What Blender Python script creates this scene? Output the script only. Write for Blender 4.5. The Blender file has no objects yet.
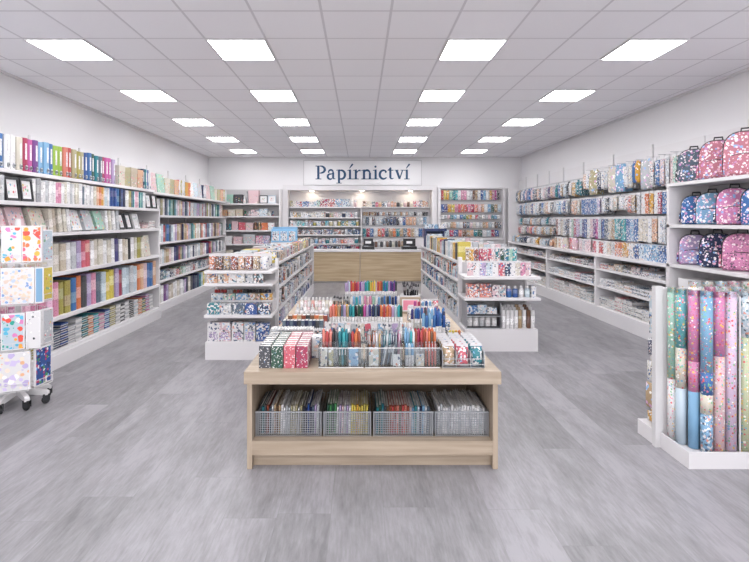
import bpy, math, random
from mathutils import Vector
R = random.Random(7)
PI = math.pi
SC = bpy.context.scene
COLL = SC.collection

# ---------------------------------------------------------------- camera, world, exposure
cam_d = bpy.data.cameras.new('camera'); cam = bpy.data.objects.new('camera', cam_d); COLL.objects.link(cam)
cam.location = (0, 0, 1.5); cam.rotation_euler = (PI/2, 0, 0)
cam_d.sensor_width = 36; cam_d.lens = 36*520/749
cam_d.shift_x = 14.5/749; cam_d.shift_y = -61/749
cam_d.clip_start = .05; cam_d.clip_end = 100
SC.camera = cam
world = bpy.data.worlds.new('world'); SC.world = world; world.use_nodes = True
bg = world.node_tree.nodes['Background']; bg.inputs[0].default_value = (.97, .97, 1, 1); bg.inputs[1].default_value = 2.2
SC.view_settings.view_transform = 'Standard'; SC.view_settings.look = 'None'
SC.view_settings.exposure = 0.58; SC.view_settings.gamma = 1; SC.view_settings.use_curve_mapping = False
PANEL = 13.0            # ceiling panel emission

# ---------------------------------------------------------------- colours
def lin(h):
    h = h.lstrip('#'); v = [int(h[i:i+2], 16)/255 for i in (0, 2, 4)]
    return tuple(c/12.92 if c <= .04045 else ((c+.055)/1.055)**2.4 for c in v)
HEX = dict(white='e9e7e8', cream='e9dfcd', beige='d8c7ae', tan='c8a67c', grey='a3a3a8', charcoal='4b4c52', black='25252a', silver='c3c5c9',
  blue='2f6cb8', navy='26335f', cobalt='1f4ea3', sky='7fb6e2', teal='1f8b9a', turquoise='35b7bf', mint='a7d8c4', green='3f9a54', forest='2b5c46', lime='a3cc3a',
  olive='b9ad4a', yellow='ecd24b', amber='eaa72c', orange='e8743a', peach='efb690', salmon='ec7f6d', red='cc3a3a', crimson='b72450', coral='e0566a', pink='ec8fb4',
  blush='efc9cf', magenta='cf4aa0', purple='7d3f94', lilac='bfa6d6', indigo='3f3a86', brown='7c543b', slate='5f7488', khaki='c3b98a', rust='a8472c', aqua='5fb9c0', rose='e583b8', orchid='dcc6de', lemon='d5dcb0', dusty='d67a90', hotpink='de6b8b', ice='cfe2ef')
PHR = dict(white='white', cream='cream', sky='sky-blue', ice='pale-blue', silver='silver-grey')
def soften(h, sat=.86, val=.86):
    h = h.lstrip('#'); v = [int(h[i:i+2], 16)/255 for i in (0, 2, 4)]; m = max(v)
    if m-min(v) < .1: sat, val = 1, .93
    return lin(''.join('%02x' % max(0, min(255, round(255*(m-(m-c)*sat)*val))) for c in v))
CL = {k: soften(v) for k, v in HEX.items()}
def cname(k): return PHR.get(k, k)

# ---------------------------------------------------------------- materials
MATS = {}
def mat(name, rough=.5, metal=0.0, col=None):
    m = bpy.data.materials.new(name); m.use_nodes = True; nt = m.node_tree
    b = nt.nodes['Principled BSDF']; b.inputs['Roughness'].default_value = rough; b.inputs['Metallic'].default_value = metal
    if col is not None: b.inputs['Base Color'].default_value = (*col, 1)
    MATS[name] = m
    return m, nt, b
def N(nt, t, **kw):
    n = nt.nodes.new('ShaderNode'+t)
    for k, v in kw.items():
        if k.startswith('i_'): n.inputs[int(k[2:]) if k[2:].isdigit() else k[2:].replace('_', ' ')].default_value = v
        else: setattr(n, k, v)
    return n
def LK(nt, a, b): nt.links.new(a, b)
def math_(nt, op, a, b=None):
    n = N(nt, 'Math', operation=op)
    for i, v in enumerate((a, b)):
        if v is None: continue
        if isinstance(v, (int, float)): n.inputs[i].default_value = v
        else: LK(nt, v, n.inputs[i])
    return n.outputs[0]
def mix(nt, f, a, b, mode='MIX'):
    n = N(nt, 'Mix', data_type='RGBA', blend_type=mode)
    for s, v in ((n.inputs[0], f), (n.inputs[6], a), (n.inputs[7], b)):
        if isinstance(v, (int, float)): s.default_value = v
        elif isinstance(v, tuple): s.default_value = (*v[:3], 1)
        else: LK(nt, v, s)
    return n.outputs[2]
def ramp(nt, f, stops, const=False):
    n = N(nt, 'ValToRGB'); cr = n.color_ramp
    if const: cr.interpolation = 'CONSTANT'
    while len(cr.elements) < len(stops): cr.elements.new(1)
    for e, (p, c) in zip(cr.elements, stops):
        e.position = p; e.color = (*c, 1) if isinstance(c, tuple) else (c, c, c, 1)
    LK(nt, f, n.inputs[0]); return n.outputs[0]
def rpos(nt):
    """surface position shifted by a random amount per object, so that no two prints match"""
    g = N(nt, 'NewGeometry'); oi = N(nt, 'ObjectInfo')
    s = N(nt, 'VectorMath', operation='SCALE'); s.inputs[0].default_value = (37, 53, 71); LK(nt, oi.outputs['Random'], s.inputs['Scale'])
    a = N(nt, 'VectorMath', operation='ADD'); LK(nt, g.outputs['Position'], a.inputs[0]); LK(nt, s.outputs[0], a.inputs[1])
    return a.outputs[0], oi
def ocol(name, rough, **kw):
    m, nt, b = mat(name, rough, **kw); oi = N(nt, 'ObjectInfo'); LK(nt, oi.outputs['Color'], b.inputs['Base Color']); return m
ocol('col', .55); ocol('gloss', .25)
def shifted(nt, oi, dh=.5, s=1.0, v=1.0, rnd=.5):
    h = N(nt, 'HueSaturation'); h.inputs['Saturation'].default_value = s; h.inputs['Value'].default_value = v
    r = math_(nt, 'ADD', math_(nt, 'MULTIPLY', oi.outputs['Random'], rnd), dh-rnd/2)
    LK(nt, r, h.inputs['Hue']); LK(nt, oi.outputs['Color'], h.inputs['Color']); return h.outputs[0]
def floral(name, sc, rough=.5, accent=('e58aa0', 'f0c45a', '6aa9c9', '7db88a', 'd85b62', 'f2efe9'), dens=.5, fine=True):
    m, nt, b = mat(name, rough); p, oi = rpos(nt)
    nz = N(nt, 'TexNoise', i_Scale=sc*1.2); LK(nt, p, nz.inputs['Vector'])
    w = mix(nt, .12/sc*2, p, nz.outputs['Color'], 'ADD')
    v = N(nt, 'TexVoronoi', i_Scale=sc); LK(nt, w, v.inputs['Vector'])
    sep = N(nt, 'SeparateColor'); LK(nt, v.outputs['Color'], sep.inputs[0])
    k = len(accent); ac = ramp(nt, sep.outputs[0], [(i/k, lin(a)) for i, a in enumerate(accent)], True)
    on = math_(nt, 'LESS_THAN', v.outputs['Distance'], math_(nt, 'MULTIPLY', sep.outputs[1], dens))
    c = mix(nt, on, oi.outputs['Color'], ac)
    if fine:
        v2 = N(nt, 'TexVoronoi', i_Scale=sc*2.6); LK(nt, w, v2.inputs['Vector'])
        on2 = math_(nt, 'LESS_THAN', v2.outputs['Distance'], .2)
        c = mix(nt, on2, c, shifted(nt, oi, .5, 1.3, .55, .3))
    LK(nt, c, b.inputs['Base Color']); return m
floral('floral', 36, accent=('d98a9c', 'd9b660', '6a9fbb', '7aab88', 'c96a6e', 'e2dfda')); floral('roll_print', 80, .3, dens=.6); floral('fabric_print', 26, .8, ('f2d9e6', 'ffffff', '8fb4e0', 'd7a8cf', 'f2efe9'), .62)
floral('card_print', 30, .4, ('2aa393', 'e8503f', 'f2a33a', 'd97fb8', '58b4d4', 'f5f2ee'), .85, False)
floral('leaf_print', 24, .4, ('cdbfe0', 'efdccb', 'e8b48c', 'f3eef2', 'bcaed6'), .85, False)
floral('garden_print', 45, .4, ('1f4f9c', '4c9a4c', 'e8e4dc', 'c2406a', '7fb6e2', '22305e'), .95, False)
def busy(name, sc, rough=.35, w=(.5, .7, .9), head=None):
    """printed packaging: patches of the pack's own colour, white and one other colour, a few dark marks, a pale header"""
    m, nt, b = mat(name, rough); p, oi = rpos(nt)
    v = N(nt, 'TexVoronoi', i_Scale=sc, distance='CHEBYCHEV'); LK(nt, p, v.inputs['Vector'])
    sep = N(nt, 'SeparateColor'); LK(nt, v.outputs['Color'], sep.inputs[0])
    pal = ['dfdcda', '86abd0', 'dcc9b2', '3f6ca6', 'd2dde2', 'e6c1b2', '6b909c', 'd98f7c', '4a5672', 'd9d6d6']
    other = ramp(nt, math_(nt, 'FRACT', math_(nt, 'ADD', math_(nt, 'MULTIPLY', oi.outputs['Random'], 7.3), math_(nt, 'MULTIPLY', sep.outputs[1], .25))), [(i/len(pal), lin(c)) for i, c in enumerate(pal)], True)
    c = oi.outputs['Color']
    c = mix(nt, math_(nt, 'GREATER_THAN', sep.outputs[0], w[0]), c, lin('dfdddd'))
    c = mix(nt, math_(nt, 'GREATER_THAN', sep.outputs[0], w[1]), c, other)
    c = mix(nt, math_(nt, 'GREATER_THAN', sep.outputs[0], w[2]), c, lin('555a68'))
    nz = N(nt, 'TexNoise', i_Scale=sc*4); LK(nt, p, nz.inputs['Vector'])
    c = mix(nt, math_(nt, 'MULTIPLY', math_(nt, 'GREATER_THAN', nz.outputs['Fac'], .64), .5), c, lin('4a4f5c'))
    if head:
        tc = N(nt, 'TexCoord'); s = N(nt, 'SeparateXYZ'); LK(nt, tc.outputs['Object'], s.inputs[0])
        c = mix(nt, math_(nt, 'GREATER_THAN', s.outputs[2], head), c, lin('d2d0d2'))
    LK(nt, c, b.inputs['Base Color']); return m
busy('busy', 52); busy('packet_print', 60, w=(.78, .9, .97)); busy('busy_fine', 85, w=(.55, .75, .93)); busy('pocket_print', 170, w=(.86, .93, .97)); busy('pack_print', 58, w=(.62, .8, .92), head=.88); busy('slip_print', 66, w=(.66, .84, .95), head=.9)
def spine(name, lab=.55, rough=.45):
    """cover cloth with a paler title band and thin dark lines across it"""
    m, nt, b = mat(name, rough); p, oi = rpos(nt)
    tc = N(nt, 'TexCoord'); s = N(nt, 'SeparateXYZ'); LK(nt, tc.outputs['Object'], s.inputs[0])
    r = oi.outputs['Random']
    z0 = math_(nt, 'ADD', math_(nt, 'MULTIPLY', r, .35), .2)
    band = math_(nt, 'MULTIPLY', math_(nt, 'GREATER_THAN', s.outputs[2], z0), math_(nt, 'LESS_THAN', s.outputs[2], math_(nt, 'ADD', z0, .33)))
    c = mix(nt, math_(nt, 'MULTIPLY', band, lab), oi.outputs['Color'], shifted(nt, oi, .5, .45, 1.5, .16))
    nz = N(nt, 'TexNoise', i_Scale=95.0); LK(nt, p, nz.inputs['Vector'])
    c = mix(nt, math_(nt, 'MULTIPLY', math_(nt, 'GREATER_THAN', nz.outputs['Fac'], .6), .6), c, shifted(nt, oi, .5, 1.0, .35, .3))
    LK(nt, c, b.inputs['Base Color']); return m
spine('spine'); spine('spine_soft', .35)
def stripes(name, a, bcol, sc, rough=.7):
    m, nt, b = mat(name, rough); p, oi = rpos(nt)
    w = N(nt, 'TexNoise', i_Scale=sc); mp = N(nt, 'Mapping'); mp.inputs['Scale'].default_value = (1, 1, 14); LK(nt, p, mp.inputs[0]); LK(nt, mp.outputs[0], w.inputs['Vector'])
    LK(nt, ramp(nt, w.outputs['Fac'], [(.38, lin(a)), (.6, lin(bcol))]), b.inputs['Base Color'])
stripes('pages', 'b9b6b3', 'e2e0dd', 9)
mat('white_board', .4, col=lin('d9d6d8')); mat('grey_board', .5, col=lin('bcb9bb')); mat('white_metal', .35, col=lin('d0cecf'))
mat('steel', .3, 1.0, lin('b9bbbf')); mat('wire', .35, .6, lin('aeb0b4')); mat('dark_plastic', .4, col=lin('232428')); mat('rubber', .6, col=lin('1d1d20'))
mat('ink', .5, col=lin('17456b')); mat('pure_white', .4, col=lin('e3e1e3')); mat('navy_plastic', .4, col=lin('1c2d5c'))
def acrylic(name, tint, amt):
    m = bpy.data.materials.new(name); m.use_nodes = True; nt = m.node_tree; nt.nodes.clear(); MATS[name] = m
    o = N(nt, 'OutputMaterial'); t = N(nt, 'BsdfTransparent'); t.inputs[0].default_value = (*tint, 1)
    g = N(nt, 'BsdfGlossy'); g.inputs['Roughness'].default_value = .08
    f = N(nt, 'Fresnel', i_IOR=1.45); ms = N(nt, 'MixShader')
    LK(nt, math_(nt, 'ADD', f.outputs[0], amt), ms.inputs[0]); LK(nt, t.outputs[0], ms.inputs[1]); LK(nt, g.outputs[0], ms.inputs[2]); LK(nt, ms.outputs[0], o.inputs[0])
acrylic('acrylic', (.95, .97, .98), .06)
def emit(name, col, st):
    m, nt, b = mat(name, .5, col=(.8, .8, .8)); b.inputs['Emission Color'].default_value = (*col, 1); b.inputs['Emission Strength'].default_value = st
emit('panel_light', (.985, .99, 1), PANEL); emit('spot_light', (1, .84, .64), 55.0)
# walls: painted plaster
m, nt, b = mat('paint', .85); g = N(nt, 'NewGeometry'); nz = N(nt, 'TexNoise', i_Scale=.6); LK(nt, g.outputs['Position'], nz.inputs['Vector'])
LK(nt, ramp(nt, nz.outputs['Fac'], [(.3, lin('dddbdd')), (.7, lin('e1dfe1'))]), b.inputs['Base Color'])
# light oak veneer
def wood(name, a, bb, axis, sc=1.0):
    m, nt, b = mat(name, .5); tc = N(nt, 'NewGeometry'); mp = N(nt, 'Mapping'); s = [22*sc]*3; s[axis] = 1.3*sc; mp.inputs['Scale'].default_value = s
    LK(nt, tc.outputs['Position'], mp.inputs[0]); nz = N(nt, 'TexNoise', i_Scale=1.6, i_Detail=5.0); LK(nt, mp.outputs[0], nz.inputs['Vector'])
    LK(nt, ramp(nt, nz.outputs['Fac'], [(.3, lin(a)), (.68, lin(bb))]), b.inputs['Base Color'])
wood('oak', '9a8976', 'b3a28f', 0); wood('oak_upright', '9a8976', 'b3a28f', 2)
wood('counter_oak', 'a58f70', 'bfaa8c', 0, .8)
# ceiling: mineral tiles on a 0.553 x 0.6 grid
m, nt, b = mat('ceiling_tile', .9); g = N(nt, 'NewGeometry'); s = N(nt, 'SeparateXYZ'); LK(nt, g.outputs['Position'], s.inputs[0])
def line(v, off, pitch, w):
    f = math_(nt, 'FRACT', math_(nt, 'DIVIDE', math_(nt, 'ADD', v, -off+100*pitch+w/2), pitch)); return math_(nt, 'LESS_THAN', f, w/pitch)
def cell(v, off, pitch): return math_(nt, 'FLOOR', math_(nt, 'DIVIDE', math_(nt, 'ADD', v, -off+100*pitch), pitch))
ln = math_(nt, 'MAXIMUM', line(s.outputs[0], -.832, .535, .02), line(s.outputs[1], 4.58, .6, .02))
cv = N(nt, 'CombineXYZ'); LK(nt, cell(s.outputs[0], -.832, .535), cv.inputs[0]); LK(nt, cell(s.outputs[1], 4.58, .6), cv.inputs[1])
wn = N(nt, 'TexWhiteNoise'); LK(nt, cv.outputs[0], wn.inputs['Vector'])
nz = N(nt, 'TexNoise', i_Scale=60.0); LK(nt, g.outputs['Position'], nz.inputs['Vector'])
tone = math_(nt, 'ADD', math_(nt, 'MULTIPLY', wn.outputs['Value'], .6), math_(nt, 'MULTIPLY', nz.outputs['Fac'], .4))
LK(nt, mix(nt, ln, ramp(nt, tone, [(.1, lin('f0eff3')), (.9, lin('f5f4f8'))]), lin('d6d4d9')), b.inputs['Base Color'])
# floor: grey oak-look planks along Y
m, nt, b = mat('floor_planks', .42); g = N(nt, 'NewGeometry'); s = N(nt, 'SeparateXYZ'); LK(nt, g.outputs['Position'], s.inputs[0])
W_, L_ = .27, 1.9
xr = math_(nt, 'DIVIDE', math_(nt, 'ADD', s.outputs[0], 50.1), W_); row_ = math_(nt, 'FLOOR', xr)
wn1 = N(nt, 'TexWhiteNoise', noise_dimensions='1D'); LK(nt, row_, wn1.inputs['W'])
yr = math_(nt, 'ADD', math_(nt, 'DIVIDE', math_(nt, 'ADD', s.outputs[1], 50), L_), math_(nt, 'MULTIPLY', wn1.outputs['Value'], 5)); idr = math_(nt, 'FLOOR', yr)
cv = N(nt, 'CombineXYZ'); LK(nt, row_, cv.inputs[0]); LK(nt, idr, cv.inputs[1])
wn = N(nt, 'TexWhiteNoise'); LK(nt, cv.outputs[0], wn.inputs['Vector'])
sc_ = N(nt, 'VectorMath', operation='SCALE', ); LK(nt, wn.outputs['Color'], sc_.inputs[0]); sc_.inputs['Scale'].default_value = 40
ad = N(nt, 'VectorMath', operation='ADD'); LK(nt, g.outputs['Position'], ad.inputs[0]); LK(nt, sc_.outputs[0], ad.inputs[1])
mp = N(nt, 'Mapping'); mp.inputs['Scale'].default_value = (7, 1.7, 1); LK(nt, ad.outputs[0], mp.inputs[0])
n1 = N(nt, 'TexNoise', i_Scale=1.0, i_Detail=9.0, i_Roughness=.72); LK(nt, mp.outputs[0], n1.inputs['Vector'])
mp2 = N(nt, 'Mapping'); mp2.inputs['Scale'].default_value = (80, 9, 1); LK(nt, ad.outputs[0], mp2.inputs[0])
n2 = N(nt, 'TexNoise', i_Scale=1.0, i_Detail=4.0); LK(nt, mp2.outputs[0], n2.inputs['Vector'])
t = math_(nt, 'ADD', math_(nt, 'ADD', math_(nt, 'MULTIPLY', n1.outputs['Fac'], .68), math_(nt, 'MULTIPLY', n2.outputs['Fac'], .28)), math_(nt, 'MULTIPLY', wn.outputs['Value'], .12))
base = ramp(nt, t, [(.36, lin('6b696c')), (.5, lin('807e81')), (.65, lin('949196'))])
fx = math_(nt, 'FRACT', xr); fy = math_(nt, 'FRACT', yr)
seam = math_(nt, 'MAXIMUM', math_(nt, 'LESS_THAN', fx, .012), math_(nt, 'LESS_THAN', fy, .002))
LK(nt, mix(nt, math_(nt, 'MULTIPLY', seam, .4), base, lin('706e70')), b.inputs['Base Color'])

# ---------------------------------------------------------------- mesh building
class MB:
    def __init__(s): s.v, s.f, s.m = [], [], []
    def add(s, v, f, m=0):
        o = len(s.v); s.v += v; s.f += [tuple(i+o for i in q) for q in f]; s.m += [m]*len(f); return s
    def box(s, x0, x1, y0, y1, z0, z1, m=0):
        return s.add([(x0,y0,z0),(x1,y0,z0),(x1,y1,z0),(x0,y1,z0),(x0,y0,z1),(x1,y0,z1),(x1,y1,z1),(x0,y1,z1)],
                     [(0,3,2,1),(4,5,6,7),(0,1,5,4),(1,2,6,5),(2,3,7,6),(3,0,4,7)], m)
    def prism(s, pts, a0, a1, axis='z', m=0):
        n = len(pts); mk = {'z': lambda p, a: (p[0], p[1], a), 'y': lambda p, a: (p[0], a, p[1]), 'x': lambda p, a: (a, p[0], p[1])}[axis]
        return s.add([mk(p, a0) for p in pts]+[mk(p, a1) for p in pts], [tuple(range(n))[::-1], tuple(range(n, 2*n))]+[(i, (i+1) % n, n+(i+1) % n, n+i) for i in range(n)], m)
    def lathe(s, prof, n=12, c=(0, 0), m=0):
        v = []; f = []
        for r, z in prof: v += [(c[0]+r*math.cos(2*PI*i/n), c[1]+r*math.sin(2*PI*i/n), z) for i in range(n)]
        for k in range(len(prof)-1): f += [(k*n+i, k*n+(i+1) % n, (k+1)*n+(i+1) % n, (k+1)*n+i) for i in range(n)]
        f += [tuple(range(n))[::-1], tuple(range((len(prof)-1)*n, len(prof)*n))]
        return s.add(v, f, m)
    def tube(s, pts, r, n=6, m=0, closed=False):
        P = [Vector(p) for p in pts]; k = len(P); v = []; f = []
        for i, p in enumerate(P):
            a = P[i-1] if (i > 0 or closed) else p; c = P[(i+1) % k] if (i < k-1 or closed) else p
            d = (c-a).normalized(); u = d.cross(Vector((0, 0, 1)))
            if u.length < .05: u = d.cross(Vector((0, 1, 0)))
            u.normalize(); w = d.cross(u)
            v += [tuple(p+u*(r*math.cos(2*PI*j/n))+w*(r*math.sin(2*PI*j/n))) for j in range(n)]
        for i in range(k if closed else k-1):
            a, c = i*n, ((i+1) % k)*n
            f += [(a+j, a+(j+1) % n, c+(j+1) % n, c+j) for j in range(n)]
        if not closed: f += [tuple(range(n)), tuple(range((k-1)*n, k*n))[::-1]]
        return s.add(v, f, m)
    def mesh(s, name, mats, smooth=False):
        me = bpy.data.meshes.new(name); me.from_pydata(s.v, [], s.f); me.polygons.foreach_set('material_index', s.m)
        for k in mats: me.materials.append(MATS[k])
        if smooth: me.polygons.foreach_set('use_smooth', [True]*len(s.f))
        me.validate(); me.update(); return me
    def obj(s, name, mats, parent=None, loc=(0, 0, 0), rot=(0, 0, 0), smooth=False, color=None):
        return link(name, s.mesh(name, mats if isinstance(mats, (list, tuple)) else [mats], smooth), parent, loc, rot, color)
def link(name, me, parent=None, loc=(0, 0, 0), rot=(0, 0, 0), color=None, scale=(1, 1, 1)):
    o = bpy.data.objects.new(name, me); COLL.objects.link(o); o.location = loc; o.rotation_euler = rot; o.scale = scale
    if parent: o.parent = parent
    if color: o.color = (*(CL[color] if isinstance(color, str) else color), 1)
    return o
def tag(o, label=None, cat=None, group=None, kind=None):
    for k, v in (('label', label), ('category', cat), ('group', group), ('kind', kind)):
        if v: o[k] = v
    return o
def empty(name, loc=(0, 0, 0), rz=0, **kw): return tag(link(name, None, None, loc, (0, 0, rz)), **kw)
def part(parent, name, m, *boxes, label=None):
    b = MB()
    for q in boxes: b.box(*q)
    o = b.obj(name, m, parent)
    if label: o['label'] = label
    return o
ONES = 'zeroth first second third fourth fifth sixth seventh eighth ninth tenth eleventh twelfth thirteenth fourteenth fifteenth sixteenth seventeenth eighteenth nineteenth twentieth'.split()
TENS = {2: 'twenty', 3: 'thirty', 4: 'forty', 5: 'fifty', 6: 'sixty', 7: 'seventy', 8: 'eighty', 9: 'ninety'}
TENTH = {2: 'twentieth', 3: 'thirtieth', 4: 'fortieth', 5: 'fiftieth', 6: 'sixtieth', 7: 'seventieth', 8: 'eightieth', 9: 'ninetieth'}
def ordw(n): return ONES[n] if n <= 20 else (TENTH[n//10] if n % 10 == 0 else TENS[n//10]+'-'+ONES[n % 10])

# ---------------------------------------------------------------- the kinds of goods: unit shapes (x -.5...5, y 0 front...1 back, z 0...1), scaled per item
PROTO = {}
def proto(kind, name, phrase, cat, parts):
    PROTO[kind] = dict(name=name, phrase=phrase, cat=cat, parts=[(pn, b.mesh(pn or name, mk if isinstance(mk, (list, tuple)) else [mk], sm), c) for pn, b, mk, c, sm in parts])
def B(*bx):
    m = MB()
    for q in bx: m.box(*q)
    return m
U_SPINE = [(-.5, .05), (-.35, .012), (0, 0), (.35, .012), (.5, .05), (.5, 1), (.42, 1), (.42, .09), (-.42, .09), (-.42, 1), (-.5, 1)]
def cover(): return MB().prism(U_SPINE, 0, 1)
def leaves(z1=.97): return B((-.42, .42, .09, .97, .015, z1))
both = cover(); both.box(-.42, .42, .09, .97, .015, .97, 1)
proto('book', 'hardback_notebook', 'notebook', 'notebook', [(None, cover(), 'spine', None, 0), ('pages', leaves(), 'pages', None, 0)])
proto('sbook', 'paperback', 'slim book', 'book', [(None, both, ['spine', 'pages'], None, 0)])
proto('diary', 'pocket_diary', 'pocket diary', 'diary', [(None, both, ['spine_soft', 'pages'], None, 0)])
proto('exercise', 'exercise_book', 'exercise book', 'exercise book', [(None, both, ['spine_soft', 'pages'], None, 0)])
ringp = [(.2*math.cos(a), -.012, .12+.022*math.sin(a)*2.2) for a in [2*PI*i/12 for i in range(12)]]
proto('binder', 'lever_arch_binder', 'lever arch binder', 'binder', [(None, cover(), 'col', None, 0), ('paper_filling', leaves(.9), 'pages', None, 0),
    ('spine_label', B((-.15, .15, -.006, .008, .36, .84)), 'spine_soft', 'white', 0), ('finger_ring', MB().tube(ringp, .03, 5, closed=True), 'steel', None, 1)])
fc = B((-.5, .5, 0, .12, 0, 1), (-.5, .5, .88, 1, 0, 1), (-.5, -.44, .12, .88, 0, 1))
proto('album', 'photo_album', 'photo album', 'album', [(None, fc, 'floral', None, 0), ('pages', B((-.44, .47, .12, .88, .02, .98)), 'pages', None, 0)])
proto('pad', 'paper_pad', 'paper pad', 'pad', [(None, B((-.5, .5, 0, 1, .4, 1), (-.5, .5, .97, 1, 0, .4)).box(-.49, .49, .01, .97, 0, .4, 1), ['col', 'pages'], None, 0)])
proto('flat', 'flat_pack', 'paper pack', 'pack', [(None, B((-.5, .5, 0, 1, .0, 1)), 'busy', None, 0)])
proto('sketch', 'sketch_pad', 'sketch pad', 'pad', [(None, B((-.5, .5, 0, 1, .7, 1)).box(-.49, .49, .01, .99, 0, .7, 1), ['busy', 'pages'], None, 0)])
proto('envelope', 'envelope_pack', 'envelope pack', 'pack', [(None, B((-.5, .5, 0, 1, 0, 1)), 'busy_fine', None, 0)])
fr = B((-.5, .5, 0, 1, 0, .1), (-.5, .5, 0, 1, .9, 1), (-.5, -.4, 0, 1, .1, .9), (.4, .5, 0, 1, .1, .9))
proto('frame', 'framed_photo', 'photo frame', 'photo frame', [(None, fr, 'col', None, 0), ('mount', B((-.4, .4, .4, .9, .1, .9)), 'pure_white', None, 0), ('print', B((-.25, .25, .3, .4, .22, .75)), 'floral', 'white', 0)])
bx = B((-.5, .5, 0, 1, 0, .8)); lid = B((-.52, .52, -.02, 1.02, .72, 1))
proto('gift', 'lidded_gift_box', 'lidded gift box', 'box', [(None, bx, 'floral', None, 0), ('lid', lid, 'col', None, 0)])
proto('carton', 'craft_carton', 'boxed craft set', 'box', [(None, B((-.5, .5, 0, 1, 0, 1)), 'busy', None, 0), ('window', B((-.36, .36, -.012, 0, .08, .5)), 'busy_fine', None, 0)])
proto('scarton', 'small_carton', 'small carton', 'box', [(None, B((-.5, .5, 0, 1, 0, 1), (-.42, .42, -.012, 0, .1, .62)), 'busy', None, 0)])
def pillow(nx=6, nz=6, th=1.0, tab=.0):
    m = MB(); vs = []; fs = []; top = 1-tab
    for sgn in (-1, 1):
        for j in range(nz+1):
            for i in range(nx+1):
                x, z = i/nx-.5, j/nz*top
                b = (max(0, 1-(2*x)**4)*max(0, 1-(2*z/top-1)**4))**.6
                vs.append((x, .5+sgn*(.08+.42*b)*th, z))
    n = (nx+1)*(nz+1)
    for j in range(nz):
        for i in range(nx):
            a = j*(nx+1)+i; q = (a, a+1, a+nx+2, a+nx+1); fs.append(q); fs.append(tuple(n+k for k in q[::-1]))
    rim = [i for i in range(nx+1)]+[j*(nx+1)+nx for j in range(1, nz+1)]+[nz*(nx+1)+i for i in range(nx-1, -1, -1)]+[j*(nx+1) for j in range(nz-1, 0, -1)]
    for a, c in zip(rim, rim[1:]+rim[:1]): fs.append((a, n+a, n+c, c))
    return m.add(vs, fs)
head = [(-.5, .86), (.5, .86), (.5, .97), (.42, 1), (.1, 1), (.1, .955), (-.1, .955), (-.1, 1), (-.42, 1), (-.5, .97)]
card = MB().box(-.5, .5, .8, .95, 0, .86); card.prism(head, .8, .95, 'y')
def blob(): 
    m = pillow(4, 5, .75, .2); m.v = [(x*.86, y*.8, z+.05) for x, y, z in m.v]; return m
pk = MB().add(card.v, card.f); bl = blob(); pk.add(bl.v, bl.f, 1)
proto('pack', 'blister_pack', 'blister pack', 'blister pack', [(None, card, 'pack_print', None, 0), ('contents', blob(), 'busy_fine', None, 1)])
proto('spack', 'hanging_packet', 'hanging packet', 'packet', [(None, pk, ['packet_print', 'packet_print'], None, 0)])
proto('sticker', 'sticker_sheet', 'sticker packet', 'stickers', [(None, MB().add(card.v, card.f), 'slip_print', None, 0)])
proto('case', 'pencil_case', 'pencil case', 'pencil case', [(None, pillow(), 'fabric_print', None, 1), ('zipper', B((-.4, .4, .42, .58, .985, 1.01)), 'steel', None, 0)])
proto('pouch', 'drawstring_pouch', 'fabric pouch', 'pouch', [(None, pillow(5, 5), 'fabric_print', None, 1)])
proto('bottle', 'craft_bottle', 'craft bottle', 'bottle', [(None, MB().lathe([(.44, 0), (.5, .04), (.5, .62), (.42, .72), (.2, .78), (.2, .8)], 12, (0, .5)), 'spine', None, 1), ('cap', MB().lathe([(.26, .78), (.26, .97), (.2, 1)], 10, (0, .5)), 'gloss', 'white', 1)])
proto('jar', 'paint_jar', 'lidded paint jar', 'jar', [(None, MB().lathe([(.44, 0), (.48, .05), (.48, .7), (.44, .76)], 12, (0, .5)), 'spine_soft', None, 1), ('lid', MB().lathe([(.5, .74), (.5, .97), (.46, 1)], 12, (0, .5)), 'gloss', 'white', 1)])
proto('glue', 'glue_stick', 'glue stick', 'glue stick', [(None, MB().lathe([(.5, 0), (.5, .66), (.46, .68)], 10, (0, .5)), 'spine', None, 1), ('cap', MB().lathe([(.5, .68), (.5, .97), (.44, 1)], 10, (0, .5)), 'gloss', None, 1)])
proto('marker', 'marker_pen', 'marker pen', 'pen', [(None, MB().lathe([(.34, 0), (.46, .02), (.46, .62)], 8, (0, .5)), 'spine_soft', 'white', 1), ('cap', MB().lathe([(.5, .48), (.5, .93), (.36, .96), (.2, 1)], 8, (0, .5)), 'gloss', None, 1), ('clip', B((-.12, .12, -.12, 0, .58, .92)), 'gloss', None, 0)])
proto('pen', 'ballpoint_pen', 'slim pen', 'pen', [(None, MB().lathe([(.18, 0), (.46, .08), (.5, .3), (.5, .86), (.4, .93)], 8, (0, .5)), 'gloss', None, 1), ('push_button', MB().lathe([(.24, .93), (.24, 1)], 6, (0, .5)), 'steel', None, 1), ('clip', B((-.14, .14, -.14, 0, .62, .92)), 'steel', None, 0)])
proto('brush', 'artist_brush', 'artist brush', 'brush', [(None, MB().lathe([(.2, 0), (.5, .3), (.34, .68)], 7, (0, .5)), 'gloss', None, 1), ('ferrule', MB().lathe([(.36, .68), (.42, .84)], 7, (0, .5)), 'steel', None, 1), ('bristles', MB().lathe([(.42, .84), (.62, .9), (.1, 1)], 7, (0, .5)), 'col', 'charcoal', 1)])
proto('figure', 'gift_ornament', 'small gift ornament', 'ornament', [(None, MB().lathe([(.3, 0), (.5, .12), (.5, .4), (.3, .55), (.2, .6)], 10, (0, .5)), 'floral', None, 1), ('top', MB().lathe([(.1, .56), (.34, .7), (.34, .86), (.12, 1)], 10, (0, .5)), 'gloss', None, 1)])
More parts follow.
